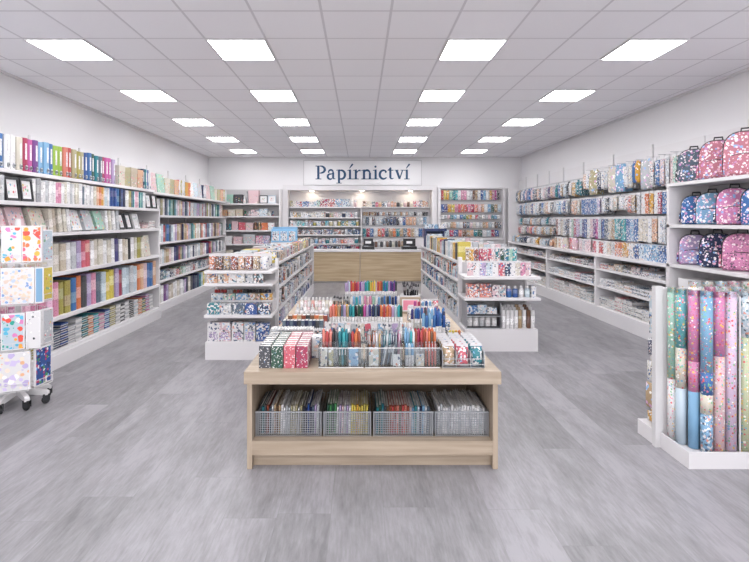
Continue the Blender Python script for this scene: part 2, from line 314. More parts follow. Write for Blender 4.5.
proto('spiral', 'spiral_pad', 'spiral-bound pad', 'pad', [(None, B((-.5, -.34, .06, 1, 0, 1), (.34, .5, .06, 1, 0, 1)), 'col', None, 0), ('pages', B((-.34, .34, .07, .98, .02, .97)), 'pages', None, 0),
    ('spiral_wire', B(*[(-.55, .55, 0, .07, .06+.09*i, .1+.09*i) for i in range(10)]), 'steel', None, 0)])
proto('magazine', 'magazine', 'magazine', 'magazine', [(None, both, ['spine', 'pages'], None, 0)])
proto('pocket', 'pocket_notebook', 'pocket notebook', 'notebook', [(None, B((-.5, .5, 0, .14, 0, 1), (-.5, .5, .86, 1, 0, 1), (-.5, -.46, .14, .86, 0, 1)), 'pocket_print', None, 0), ('pages', B((-.46, .48, .14, .86, .01, .99)), 'pages', None, 0)])

def item(kind, size, col, loc, th=0, tilt=0, lean=0, label=None, group=None, sub=None, phrase=None):
    P = PROTO[kind]; root = None
    for pn, me, pc in P['parts']:
        c = (sub or {}).get(pn, pc or col)
        if root is None:
            root = link(P['name'], me, None, (loc[0], loc[1], loc[2]+.001+size[1]*abs(math.sin(tilt))+size[0]/2*abs(math.sin(lean))), (tilt, lean, th), c, size); tag(root, label, P['cat'], group)
        else: link(pn, me, root, color=c)
    return root
def seq(kind, cols, w, d, h, **kw):
    out = []
    for t in cols.split():
        c, _, n = t.partition('*')
        out += [dict(kind=kind, col=c, w=w, d=d, h=h, **kw)]*int(n or 1)
    return out
def rv(v): return v if isinstance(v, (int, float)) else R.uniform(*v)
def row(specs, P0, L, th, where, end, group, gap=(.002, .01), shuffle=False, rev=False, behind=0, pitch=.04, drop=0):
    """stand goods side by side along a shelf: P0 is the shelf's front edge at its near end, th turns local -y to the aisle"""
    ux, uy = math.cos(th), math.sin(th); made = []; x = 0; i = 0; sp = list(specs)
    while True:
        q = R.choice(sp) if shuffle else sp[i % len(sp)]; i += 1
        w, d, h = rv(q['w']), rv(q['d']), rv(q['h']); x += w*.03 if q['kind'] == 'gift' else 0; dy = rv(q.get('inset', (.01, .03))); xx = x+w/2
        if x+w > L: break
        loc = (P0[0]+ux*xx-uy*dy, P0[1]+uy*xx+ux*dy, P0[2]-(h if q.get('hang') else 0))
        made.append((q, (w, d, h), loc)); x += w*(1.05 if q['kind'] == 'gift' else 1)+rv(q.get('gap', gap))
        if not shuffle and i >= 400: break
    if rev: made = made[::-1]
    tot = {}; nth = {}
    for q, _, _ in made: k = (q['col'], q['kind'], q.get('phrase')); tot[k] = tot.get(k, 0)+1
    for q, s, loc in made:
        k = (q['col'], q['kind'], q.get('phrase')); nth[k] = nth.get(k, 0)+1; P = PROTO[q['kind']]; ph = q.get('phrase') or P['phrase']
        lab = f"{ordw(nth[k])} {cname(q['col'])} {ph} from {end}, {where}" if tot[k] > 1 else f"{cname(q['col'])} {ph}, only one of its colour, {where}"
        item(q['kind'], s, q['col'], loc, th+rv(q.get('turn', 0)), q.get('tilt', 0), rv(q.get('lean', 0)), lab, group, q.get('sub'))
        for r in range(behind if not q.get('stack') else 0):
            l2 = (loc[0]-uy*pitch*(r+1), loc[1]+ux*pitch*(r+1), loc[2])
            item(q['kind'], s, q['col'], l2, th, 0, 0, ('second', 'third', 'fourth')[r]+' behind the '+lab, group, q.get('sub'))
    return made
def stacks(specs, P0, L, th, where, end, group, n=(5, 7), gap=(.004, .012), inset=.02, jitter=.006, rev=False):
    """piles of flat goods side by side, every layer a thing of its own"""
    ux, uy = math.cos(th), math.sin(th); x = 0; i = 0; piles = []
    while True:
        q = specs[i % len(specs)]; i += 1; w, d, t = rv(q['w']), rv(q['d']), rv(q['h'])
        if x+w > L: break
        piles.append((q, x+w/2, w, d, t)); x += w+rv(gap)
    if rev: piles = piles[::-1]
    for k, (q, xx, w, d, t) in enumerate(piles):
        c = R.randint(*n); z = P0[2]; cs = q['col'].split('/')
        for j in range(c):
            dx, dy = R.uniform(-jitter, jitter), inset+R.uniform(0, jitter*2); up = c-j; P = PROTO[q['kind']]
            posn = 'top' if up == 1 else ('bottom' if j == 0 else f'{ordw(up)} from top')
            col = cs[j % len(cs)]
            item(q['kind'], (w, d, t*.94), col, (P0[0]+ux*(xx+dx)-uy*dy, P0[1]+uy*(xx+dx)+ux*dy, z), th, 0, 0,
                 f"{cname(col)} {P['phrase']} {posn} of {ordw(k+1)} pile from {end}, {where}", group)
            z += t
# ---------------------------------------------------------------- the room
XL, XR, YB, ZC, YF = -3.85, 4.1, 13.2, 3.1, -3.0
def struct(name, b, m): return tag(b.obj(name, m), kind='structure')
struct('floor', B((XL-.15, XR+.15, YF, YB+.9, -.1, 0)), 'floor_planks')
struct('ceiling', B((XL-.15, XR+.15, YF, YB+.9, ZC, ZC+.1)), 'ceiling_tile')
struct('wall_left', B((XL-.15, XL, YF, YB+.9, 0, ZC)), 'paint')
struct('wall_right', B((XR, XR+.15, YF, YB+.9, 0, ZC)), 'paint')
NX0, NX1, NZ, NY = -1.83, 1.83, 2.26, YB+.42
struct('wall_back', B((XL, NX0, YB, YB+.15, 0, ZC), (NX1, XR, YB, YB+.15, 0, ZC), (NX0, NX1, YB, YB+.15, NZ, ZC),
       (NX0-.1, NX1+.1, NY, NY+.1, 0, NZ+.1), (NX0-.1, NX0, YB+.15, NY, 0, NZ), (NX1, NX1+.1, YB+.15, NY, 0, NZ), (NX0-.1, NX1+.1, YB+.15, NY, NZ, NZ+.1)), 'paint')
struct('trim_1', B((NX0-.13, NX0, YB-.03, YB, 0, NZ+.13), (NX1, NX1+.13, YB-.03, YB, 0, NZ+.13), (NX0, NX1, YB-.03, YB, NZ, NZ+.13)), 'white_board')
struct('trim_2', B((XL, XL+.03, YF, YB, ZC-.025, ZC), (XR-.03, XR, YF, YB, ZC-.025, ZC), (XL, XR, YB-.03, YB, ZC-.025, ZC)), 'white_board')

# ceiling panels: two columns near each side, five rows in view and the same grid carried on behind the viewer
cols = [(-.832-.535*4, 'book wall', 'outer'), (-.832-.535, 'book wall', 'inner'), (-.832+.535*3, 'peg wall', 'inner'), (-.832+.535*6, 'peg wall', 'outer')]
for r in range(-3, 5):
    y0 = 4.58+1.8*r
    for x0, side, io in cols:
        where = f'{ordw(r+1)} row from the shop front' if r >= 0 else f'row {["one", "two", "three"][-r-1]} behind the viewpoint'
        t = empty('ceiling_light', (x0+.2675, y0+.3, ZC), label=f'square white ceiling panel, {io} column towards the {side}, {where}', cat='ceiling light', group='ceiling light panels')
        part(t, 'frame', 'white_metal', (-.262, .262, -.295, -.28, -.012, 0), (-.262, .262, .28, .295, -.012, 0), (-.262, -.25, -.28, .28, -.012, 0), (.25, .262, -.28, .28, -.012, 0))
        part(t, 'diffuser', 'panel_light', (-.25, .25, -.28, .28, -.008, -.002))
for i, x in enumerate((-1.24, .05, 1.3)):
    t = empty('recessed_spotlight', (x, YB+.2, NZ), label=f'small warm recessed spotlight in the alcove top, {("book wall end", "in the middle", "peg wall end")[i]}', cat='spotlight', group='alcove spotlights')
    MB().lathe([(.05, -.012), (.065, -.012), (.065, 0)], 16).obj('ring', 'white_metal', t); MB().lathe([(.046, -.016), (.046, -.006)], 16).obj('lamp', 'spot_light', t)

# ---------------------------------------------------------------- sign with raised serif lettering
SG = empty('shop_sign', (.35, YB-.03, 2.69), label='long white shop sign with blue serif letters above the alcove', cat='sign')
SX0, SX1 = -1.77, 1.2
part(SG, 'board', 'pure_white', (SX0, SX1, 0, .03, -.31, .31))
part(SG, 'edge_trim', 'grey_board', (SX0-.012, SX1+.012, -.006, .03, -.322, -.31), (SX0-.012, SX1+.012, -.006, .03, .31, .322), (SX0-.012, SX0, -.006, .03, -.31, .31), (SX1, SX1+.012, -.006, .03, -.31, .31))
def arc(cx, cz, rx, rz, a0, a1, w0, w1, n=16):
    out = []
    for i in range(n+1):
        t = i/n; a = math.radians(a0+(a1-a0)*t); out.append((cx+rx*math.cos(a), cz+rz*math.sin(a), w0+(w1-w0)*math.sin(PI*t)))
    return out
def rib(*p): return [(x, z, w) for x, z, w in p]
def glyph(ch):
    rc, st = [], []
    bs = lambda x: rc.append((x-.13, x+.27, 0, .055))
    if ch == 'P':
        rc += [(.12, .285, 0, 1), (0, .42, 0, .055), (0, .3, .945, 1), (.2, .36, .945, 1), (.2, .36, .43, .48)]; st.append(arc(.34, .715, .34, .258, 90, -90, .07, .175))
    elif ch == 'a':
        rc += [(.385, .535, .08, .5)]; st += [arc(.29, .49, .175, .2, 165, 0, .085, .13), arc(.25, .2, .19, .19, 60, 320, .065, .15), rib((.25, .395, .05), (.45, .43, .06)), rib((.46, .1, .12), (.52, .04, .08), (.63, .03, .04)), arc(.13, .53, .03, .03, 0, 360, .06, .06)]
    elif ch == 'p':
        rc += [(.12, .275, -.3, .66), (0, .4, -.3, -.255)]; st += [rib((0, .66, .04), (.26, .7, .06)), arc(.36, .34, .28, .32, 140, -140, .065, .17)]
    elif ch in 'ií':
        rc += [(.12, .275, 0, .66)]; bs(.13); st += [rib((0, .65, .04), (.26, .7, .06))]
        if ch == 'i': st.append(arc(.19, .93, .04, .04, 0, 360, .08, .08))
        else: st.append(rib((.16, .8, .05), (.26, .95, .09), (.4, 1.12, .13)))
    elif ch == 'r':
        rc += [(.12, .275, 0, .66)]; bs(.13); st += [rib((0, .65, .04), (.26, .7, .06)), rib((.24, .44, .05), (.34, .6, .08), (.44, .655, .1), (.54, .63, .13))]
    elif ch == 'n':
        rc += [(.12, .275, 0, .66), (.55, .705, 0, .48)]; bs(.13); bs(.56); st += [rib((0, .65, .04), (.26, .7, .06)), arc(.415, .43, .21, .235, 165, 0, .065, .15)]
    elif ch == 'c': st += [arc(.34, .345, .28, .315, 40, 320, .075, .17), arc(.5, .54, .035, .035, 0, 360, .07, .07)]
    elif ch == 't':
        rc += [(.13, .285, .12, .84), (0, .44, .64, .695)]; st += [rib((.02, .66, .04), (.14, .76, .05), (.24, .87, .06)), rib((.205, .16, .13), (.25, .06, .11), (.34, .035, .08), (.45, .09, .04))]
    elif ch == 'v':
        rc += [(-.02, .27, .65, .695), (.42, .7, .65, .695)]; st += [rib((.12, .68, .17), (.35, .03, .15)), rib((.35, .03, .08), (.57, .68, .085))]
    return rc, st
pos = [('P', 0), ('a', .83), ('p', 1.52), ('í', 2.33), ('r', 2.76), ('n', 3.36), ('i', 4.21), ('c', 4.65), ('t', 5.28), ('v', 5.82), ('í', 6.5)]
K = .345
for ch, gx in pos:
    rc, st = glyph(ch); m = MB(); d = .012
    for x0, x1, z0, z1 in rc: m.box(x0*K, x1*K, -d, 0, z0*K, z1*K)
    for s in st:
        vs = []
        for i, (x, z, w) in enumerate(s):
            a = s[max(i-1, 0)]; c = s[min(i+1, len(s)-1)]; dx, dz = c[0]-a[0], c[1]-a[1]; l = math.hypot(dx, dz) or 1; nx, nz = -dz/l*w/2, dx/l*w/2
            vs += [((x+nx)*K, -d-.0008, (z+nz)*K), ((x-nx)*K, -d-.0008, (z-nz)*K), ((x-nx)*K, 0, (z-nz)*K), ((x+nx)*K, 0, (z+nz)*K)]
        fs = [(0, 1, 2, 3)]
        for i in range(len(s)-1):
            o = i*4; fs += [(o+j, o+(j+1) % 4, o+4+(j+1) % 4, o+4+j) for j in range(4)]
        fs.append((4*len(s)-1, 4*len(s)-2, 4*len(s)-3, 4*len(s)-4)); m.add(vs, fs)
    m.obj('letter', 'ink', SG, loc=(-1.475+gx*K, 0, -.16))

# ---------------------------------------------------------------- wall shelving (each run one fixture: panels, posts, shelves, uprights, plinth)
def lip(x0, x1, y0, y1, z, t=.035): return (x0, x1, y0, y1, z-t, z)
LX = -3.68                                                   # face of the book wall's back panel
t = empty('shelving_bay', (LX, 5.7, 0), label='deep white wall shelving bay full of binders, albums and notebooks behind the card spinner', cat='shelving', group='white shop shelving')
w = lambda b: tuple([b[0]-LX, b[1]-LX, b[2]-5.7, b[3]-5.7, b[4], b[5]])
Y0, Y1 = 3.3, 7.98
part(t, 'back_panel', 'grey_board', w((XL+.01, LX, Y0, Y1, .0, 1.93)))
for a in [Y0+i*1.05 for i in range(5)]: part(t, 'header_panel', 'white_board', w((XL+.01, LX, a, min(a+1.04, Y1), 1.93, 2.375)))
for yp in (3.67, 4.72, 5.77, 6.80, 7.9): part(t, 'slotted_post', 'white_metal', w((LX, LX+.02, yp-.012, yp+.012, .2, 2.44)))
part(t, 'shelf', 'white_board', w(lip(LX, -3.15, Y0, Y1, 1.96)))
for z in (1.67, 1.375, .97, .52): part(t, 'shelf', 'white_board', w(lip(LX, -3.05, Y0, Y1-.04, z)))
part(t, 'base_shelf', 'white_board', w((LX, -3.06, Y0, Y1-.04, .14, .17))); part(t, 'plinth', 'white_board', w((LX, -3.05, Y0, Y1, 0, .14)))
part(t, 'end_panel', 'white_board', w((LX, -3.07, Y1-.035, Y1, .17, 1.67)))
for yp in (3.9, 5.1, 6.3, 7.4):
    for z in (1.36, 1.06): part(t, 'shelf_bracket', 'dark_plastic', w((LX+.02, LX+.2, yp-.01, yp+.01, z+.02-.06, z+.02-.035)))
t = empty('shelving_bay', (LX, 10.3, 0), label='farther white book wall shelving reaching to the back corner', cat='shelving', group='white shop shelving')
w = lambda b: tuple([b[0]-LX, b[1]-LX, b[2]-10.3, b[3]-10.3, b[4], b[5]])
Y0, Y1 = 8.0, 12.72
part(t, 'back_panel', 'grey_board', w((XL+.01, LX, Y0, YB, 0, 1.92)))
for a in [8.0+i*1.04 for i in range(5)]: part(t, 'header_panel', 'white_board', w((XL+.01, LX, a, a+1.03, 1.92, 2.375)))
for yp in (8.95, 9.95, 10.95, 11.9, 12.8): part(t, 'slotted_post', 'white_metal', w((LX, LX+.02, yp-.012, yp+.012, .2, 2.44)))
for z in (1.94, 1.58, 1.13, .77, .5): part(t, 'shelf', 'white_board', w(lip(LX, -3.28+(.1 if z > 1.9 else 0), Y0, Y1, z)))
part(t, 'base_shelf', 'white_board', w((LX, -3.26, Y0, Y1, .1, .13))); part(t, 'plinth', 'white_board', w((LX, -3.25, Y0, Y1, 0, .1)))
part(t, 'end_panel', 'white_board', w((LX, -3.28, Y1-.03, Y1, .13, 1.58)))
# corner shelves on the back wall
t = empty('shelving_bay', (-2.7, YB, 0), label='white shelves on the back wall between book wall corner and alcove', cat='shelving', group='white shop shelving')
w = lambda b: tuple([b[0]+2.7, b[1]+2.7, b[2]-YB, b[3]-YB, b[4], b[5]])
part(t, 'back_panel', 'grey_board', w((-3.5, -1.96, YB-.04, YB-.002, .1, 2.27)))
for z in (1.91, 1.6, 1.25, .91, .5): part(t, 'shelf', 'white_board', w(lip(-3.5, -2.0, 12.83, YB-.04, z)))
part(t, 'side_panel', 'white_board', w((-2.0, -1.965, 12.83, YB-.04, .1, 2.27))); part(t, 'plinth', 'white_board', w((-3.5, -1.965, 12.85, YB-.002, 0, .1)))
# alcove shelves
t = empty('alcove_shelving', (0, NY, 0), label='white shelves and peg panel inside the lit alcove under the sign', cat='shelving')
w = lambda b: tuple([b[0], b[1], b[2]-NY, b[3]-NY, b[4], b[5]])
for z in (1.84, 1.57, 1.35, 1.13, .90, .76): part(t, 'shelf', 'white_board', w(lip(NX0+.005, .02, NY-.3, NY-.01, z, .03)))
part(t, 'divider', 'white_board', w((.02, .05, NY-.28, NY-.01, .3, 1.84)))
part(t, 'shelf', 'white_board', w(lip(.05, NX1-.005, NY-.22, NY-.01, 1.84, .02)))
part(t, 'peg_panel', 'white_board', w((.05, NX1-.005, NY-.03, NY-.005, .3, 1.8)))
for z in (1.6, 1.33, 1.1): part(t, 'rail', 'wire', w((.06, NX1-.02, NY-.045, NY-.03, z, z+.02)))
part(t, 'shelf', 'white_board', w(lip(.05, NX1-.005, NY-.28, NY-.03, .80, .02)))
# framed peg panel on the back wall towards the peg wall
t = empty('framed_peg_panel', (2.8, YB, 0), label='white framed peg panel of colourful packets on the back wall beside the alcove', cat='display panel')
w = lambda b: tuple([b[0]-2.8, b[1]-2.8, b[2]-YB, b[3]-YB, b[4], b[5]])
part(t, 'panel', 'grey_board', w((2.0, 3.64, YB-.03, YB-.002, 1.0, 2.29)))
part(t, 'frame', 'white_board', w((1.97, 2.03, YB-.12, YB-.002, 0, 2.33)), w((3.6, 3.66, YB-.12, YB-.002, 0, 2.33)), w((2.03, 3.6, YB-.12, YB-.002, 2.29, 2.33)), w((2.03, 3.6, YB-.16, YB-.002, 1.0, 1.05)))
part(t, 'lower_panel', 'white_board', w((2.03, 3.6, YB-.1, YB-.03, 0, 1.0)))
# peg wall
RX = 4.0
t = empty('pegboard_unit', (RX, 9.3, 0), label='long white peg wall with hanging packs above three low shelves', cat='shelving')
w = lambda b: tuple([b[0]-RX, b[1]-RX, b[2]-9.3, b[3]-9.3, b[4], b[5]])
Y0, Y1 = 6.06, 12.6
part(t, 'peg_panel', 'grey_board', w((RX, XR-.01, Y0, Y1+.5, 0, 2.26)))
ys = [6.03, 7.09, 8.19, 9.28, 10.2, 10.97, 11.7, 12.5, 13.1]
for a, c in zip(ys, ys[1:]): part(t, 'header_panel', 'white_board', w((RX, XR-.01, a+.01, c, 2.26, 2.48)))
for yp in ys[1:8]: part(t, 'slotted_post', 'white_metal', w((RX-.02, RX, yp-.012, yp+.012, 1.0, 2.53)))
part(t, 'counter_shelf', 'white_board', w((3.58, RX, Y0, Y1, .945, .985)))
for z in (.77, .51): part(t, 'shelf', 'white_board', w(lip(3.62, RX, Y0, Y1, z, .03)))
part(t, 'base_shelf', 'white_board', w((3.6, RX, Y0, Y1, .16, .19))); part(t, 'plinth', 'white_board', w((3.6, RX, Y0, Y1, 0, .16)))
for yp in (6.1, 7.97, 10.06, 12.3): part(t, 'upright', 'white_board', w((3.6, RX, yp-.02, yp+.02, .19, .945)))
part(t, 'end_panel', 'white_board', w((3.6, RX, Y1-.03, Y1+.02, 0, 2.26)))
for z in (1.9, 1.58, 1.24):
    part(t, 'peg_rail', 'wire', w((RX-.03, RX, Y0, Y1-.04, z+.31, z+.325)))
for zz, st_ in ((2.205, .26), (1.896, .24), (1.567, .24)):
    y = 6.25
    while y < 12.4: z2 = zz+(.112 if zz > 2 and y < 8.8 else 0); part(t, 'peg_hook', 'steel', w((RX-.27, RX-.02, y-.003, y+.003, z2, z2+.006))); y += st_
# backpack shelves
t = empty('shelving_bay', (RX, 5.1, 0), label='white shelving carrying rows of school backpacks at the end of the peg wall', cat='shelving', group='white shop shelving')
w = lambda b: tuple([b[0]-RX, b[1]-RX, b[2]-5.1, b[3]-5.1, b[4], b[5]])
Y0, Y1 = 3.9, 6.02
part(t, 'back_panel', 'grey_board', w((RX, XR-.01, Y0, Y1, 0, 1.95))); part(t, 'header_panel', 'white_board', w((RX, XR-.01, Y0, 5.32, 1.95, 2.48))); part(t, 'header_panel', 'white_board', w((RX, XR-.01, 5.34, Y1, 1.95, 2.48)))
part(t, 'slotted_post', 'white_metal', w((RX-.02, RX, 5.32, 5.34, 1.9, 2.53)))
for z in (1.92, 1.45, 1.0, .55): part(t, 'shelf', 'white_board', w(lip(3.55, RX, Y0, Y1, z)))
part(t, 'upright', 'white_board', w((3.55, RX, Y1-.05, Y1, .15, 1.885)))
part(t, 'plinth', 'white_board', w((3.55, RX, Y0, Y1, 0, .15)))

# ---------------------------------------------------------------- service counter
CT = empty('service_counter', (0, 12.4, 0), label='light oak service counter with white top in front of the alcove', cat='counter')
part(CT, 'front_panel', 'counter_oak', (-1.7, -.006, 0, .03, .04, .74)); part(CT, 'front_panel', 'counter_oak', (.006, 1.65, 0, .03, .04, .74))
part(CT, 'plinth', 'grey_board', (-1.68, 1.63, .04, .5, 0, .04)); part(CT, 'worktop', 'white_board', (-1.73, 1.68, -.03, .55, .74, .785)); part(CT, 'carcass', 'grey_board', (-1.68, 1.63, .03, .5, .04, .74))

# ---------------------------------------------------------------- gondolas
def gondola(xa, xb, ya, yb, z_end, z_side, ztop, lab, face):
    """end display facing the shop front plus one long shelved side facing the middle aisle (face +1: the side looks towards +x)"""
    cx = (xa+xb)/2; t = empty('shop_gondola', (cx, ya, 0), label=lab, cat='gondola', group='white gondolas')
    w = lambda b: tuple([b[0]-cx, b[1]-cx, b[2]-ya, b[3]-ya, b[4], b[5]])
    part(t, 'plinth', 'white_board', w((xa, xb, ya, ya+.45, 0, z_end[0]))); part(t, 'plinth', 'white_board', w((xa+.03, xb-.005, ya+.45, yb, 0, z_side[0])))
    part(t, 'back_panel', 'grey_board', w((xa+.02, xb-.02, ya+.42, ya+.45, z_end[0], ztop)))
    for z in z_end[1:]: part(t, 'end_shelf', 'white_board', w((xa-.01, xb+(.0 if face > 0 else .03), ya-.01, ya+.42, z-.028, z)))
    xs0, xs1 = (cx+.02, xb-.01) if face > 0 else (xa+.01, cx-.02)
    for z in z_side[1:]: part(t, 'side_shelf', 'white_board', w((xs0, xs1, ya+.47, yb-.03, z-.03, z)))
    part(t, 'core_panel', 'grey_board', w((cx-.02, cx+.02, ya+.45, yb, z_side[0], ztop)))
    part(t, 'top_board', 'white_board', w((xa+.02, xb-.02, ya+.45, yb-.03, ztop-.03, ztop)))
    part(t, 'outer_panel', 'white_board', w(((xa, xa+.02) if face > 0 else (xb-.02, xb))+(ya+.45, yb, z_side[0], ztop-.03)))
    pk_ = (xb-.035, xb) if face > 0 else (xa, xa+.045)
    part(t, 'corner_post', 'white_board', w(pk_+(ya+.4, ya+.47, z_end[0], ztop+.06)))
    part(t, 'far_panel', 'white_board', w((xa+.02, xb, yb-.03, yb, 0, ztop+.02)))
    p2 = (xa, xa+.02) if face > 0 else (xb-.02, xb)
    part(t, 'corner_post', 'white_metal', w(p2+(ya+.4, ya+.45, z_end[0], ztop)))
    return t
GL = gondola(-1.66, -.94, 5.57, 10.6, (.19, .48, .82, .955), (.2, .46, .72), 1.0, 'white gondola with clear key-ring packs and eraser bins at its end, near the book wall', 1)
GR = gondola(1.2, 2.03, 5.93, 10.4, (.25, .61, .85), (.26, .52, .75), .985, 'white gondola with glue bottles on its end shelves, near the peg wall', -1)

# ---------------------------------------------------------------- low oak table
TB = empty('display_table', (.075, 3.11, 0), label='low light oak display table with pens on top and baskets below', cat='table')
part(TB, 'table_top', 'oak', (-.77, .77, 0, 2.8, .517, .59))
for s in (-1, 1): part(TB, 'side_panel', 'oak_upright', (s*.755-(.03 if s > 0 else 0), s*.755+(.03 if s < 0 else 0), .02, 2.73, 0, .517))
part(TB, 'shelf', 'oak', (-.725, .725, .022, .8, .083, .167)); part(TB, 'kick_board', 'oak', (-.725, .725, .075, .1, 0, .083)); part(TB, 'back_board', 'oak', (-.725, .725, .8, .83, 0, .517))
# ================================================================= goods
H90 = PI/2
# ---- book wall, top shelf: binders, then boxes and albums up to the corner
G = 'binders on the top book wall shelf'
S = seq('binder', 'blue cobalt blue blue blue blue white white cream crimson magenta purple sky sky blue lime lime salmon red khaki olive khaki cobalt blue forest teal slate crimson magenta magenta lilac navy', (.074, .084), .27, (.31, .33))
row(S, (-3.16, 4.16, 1.96), 2.66, H90, 'book wall top shelf', 'spinner', G, gap=(.003, .008))
S = seq('gift', 'cream khaki beige peach', (.16, .2), .2, (.25, .28))+seq('binder', 'navy teal ice cobalt white white', (.05, .07), .25, .29)+seq('album', 'cream khaki', (.16, .24), .05, (.26, .3), tilt=-.1)+seq('gift', 'amber beige blush', .15, .2, .27)+ \
    seq('binder', 'white silver teal', .06, .25, .3)+seq('album', 'blush lilac mint white', (.2, .28), .05, .3, tilt=-.1)+seq('gift', 'cream peach', .2, .2, .25)+seq('binder', 'olive orange crimson white', .06, .25, .28)+seq('album', 'silver white ice', .25, .05, .29, tilt=-.1)
row(S, (-3.16, 6.84, 1.96), 1.13, H90, 'book wall top shelf past the binders', 'binders', 'boxes and albums on the top book wall shelf')
S2 = seq('album', 'blush mint', .3, .05, .3, tilt=-.1)+seq('gift', 'cream khaki peach', .2, .2, .26)+seq('binder', 'crimson white olive white silver', .06, .24, .28)+seq('gift', 'amber orange', .13, .2, .26)+seq('album', 'white ice silver', .26, .05, .29, tilt=-.1)+seq('binder', 'navy white slate white', .06, .24, .28)
row(S2, (-3.22, 8.02, 1.94), 4.6, H90, 'far book wall top shelf', 'corner', 'boxes and albums on the far top shelf', rev=True)
# ---- deep bay, second shelf
G = 'frames and slim books on the second book wall shelf'
S = seq('sbook', 'white silver', .05, .18, .22)+seq('frame', 'black black', (.17, .2), .03, .21, tilt=-.12)+seq('sbook', 'white grey white white silver white white pink pink white cream white silver white cream white slate white white silver', (.03, .06), .18, (.2, .235))+ \
    seq('sbook', 'white cream peach orange amber cream ice white', (.035, .055), .18, .22)+seq('sbook', 'blue cobalt blue cobalt blue blue navy cobalt navy navy', .04, .18, .23)+seq('sbook', 'white cream olive slate teal white pink blush white teal mint teal', (.035, .05), .18, .22)
row(S, (-3.06, 4.42, 1.67), 3.5, H90, 'second book wall shelf', 'spinner', G)
# ---- third shelf: albums and frames leaning
G = 'albums leaning on the third book wall shelf'
S = seq('album', 'blush blush cream', (.2, .24), .045, .24, tilt=-.3)+seq('book', 'cream beige cream cream white', (.045, .07), .2, .24, lean=-.17, gap=(.022, .03))+seq('album', 'white silver mint', (.18, .24), .045, .23, tilt=-.3)+ \
    seq('book', 'white cream white silver', (.05, .07), .2, .24, lean=-.17, gap=(.022, .03))+seq('frame', 'black charcoal white', .16, .03, .21, tilt=-.25)+seq('album', 'white blush white', (.18, .24), .045, .23, tilt=-.3)
row(S, (-3.07, 4.35, 1.375), 3.03, H90, 'third book wall shelf', 'spinner', G, gap=(.06, .065))
stacks(seq('sketch', 'coral crimson/white', .22, .3, .028), (-3.07, 7.4, 1.375), .5, H90, 'third shelf', 'spinner', 'pads lying at the end of the third shelf', n=(2, 4))
# ---- fourth shelf
G = 'albums on the fourth book wall shelf'
S = seq('book', 'cream white cream beige white silver lilac coral coral white cream cream white cream white indigo white beige cream black white cream olive cream', (.07, .1), .22, (.27, .3), lean=-.035, gap=(.008, .02))+seq('album', 'cream', .2, .05, .3, tilt=-.12)
S = seq('album', 'cream white beige', (.22, .26), .05, .3, tilt=-.14)+S
row(S, (-3.07, 4.35, .97), 3.55, H90, 'fourth book wall shelf', 'spinner', G)
# ---- fifth shelf: big notebooks
G = 'large notebooks on the fifth book wall shelf'
S = seq('book', 'pink*9 olive olive blue orange charcoal lilac pink slate ice yellow yellow lilac crimson ice ice silver ice orange peach blush blue blue peach slate teal forest rust orange brown', (.085, .115), .27, (.33, .37), lean=-.02, gap=(.006, .014))
row(S, (-3.07, 4.4, .52), 3.5, H90, 'fifth book wall shelf', 'spinner', G)
# ---- base: piles of pads
S = seq('pad', 'silver/white white/silver slate/navy khaki/olive white/silver silver/white navy/slate navy/cobalt silver/grey white/silver forest/teal peach/orange turquoise/sky blush/pink cobalt/sky olive/khaki white/silver charcoal/white white/silver charcoal/black white/ice orange/peach olive/forest magenta/lilac', (.11, .15), .22, .025)
stacks(S, (-3.08, 4.4, .17), 3.5, H90, 'book wall base', 'spinner', 'piles of pads on the book wall base', n=(8, 10))
# ---- far bay
G = 'notebooks in the far book bay'
S = seq('book', 'red ice crimson grey olive white silver khaki white navy slate ice teal mint forest teal ice blush cream peach lilac white slate cobalt white salmon', (.06, .09), .2, (.26, .29))+seq('gift', 'white ice lilac silver', .17, .2, .26)
row(S, (-3.29, 8.06, 1.58), 4.55, H90, 'far bay second shelf', 'corner', G, rev=True)
S = seq('book', 'peach white cream white brown salmon white ice red slate blue slate ice white lilac tan beige brown navy beige tan peach lilac silver forest teal mint', (.06, .1), .2, (.27, .31))
row(S, (-3.29, 8.06, 1.13), 4.55, H90, 'far bay third shelf', 'corner', G, rev=True)
S = seq('book', 'slate ice white navy white silver white ice beige tan blush white indigo navy crimson khaki slate lilac white', (.07, .13), .2, (.22, .26))
row(S, (-3.29, 8.06, .77), 4.55, H90, 'far bay fourth shelf', 'corner', G, rev=True)
S = seq('scarton', 'white silver red white slate teal ice navy white crimson green mint white', (.1, .18), .2, (.1, .17))
row(S, (-3.29, 8.06, .5), 4.55, H90, 'far bay fifth shelf', 'corner', 'cartons in the far book bay', rev=True)
S = seq('book', 'navy teal ice yellow cream white purple lilac cream beige white white cream white silver lilac navy cream charcoal navy slate', (.08, .15), .2, (.24, .28))
row(S, (-3.28, 8.06, .13), 4.55, H90, 'far bay base', 'corner', G, rev=True)
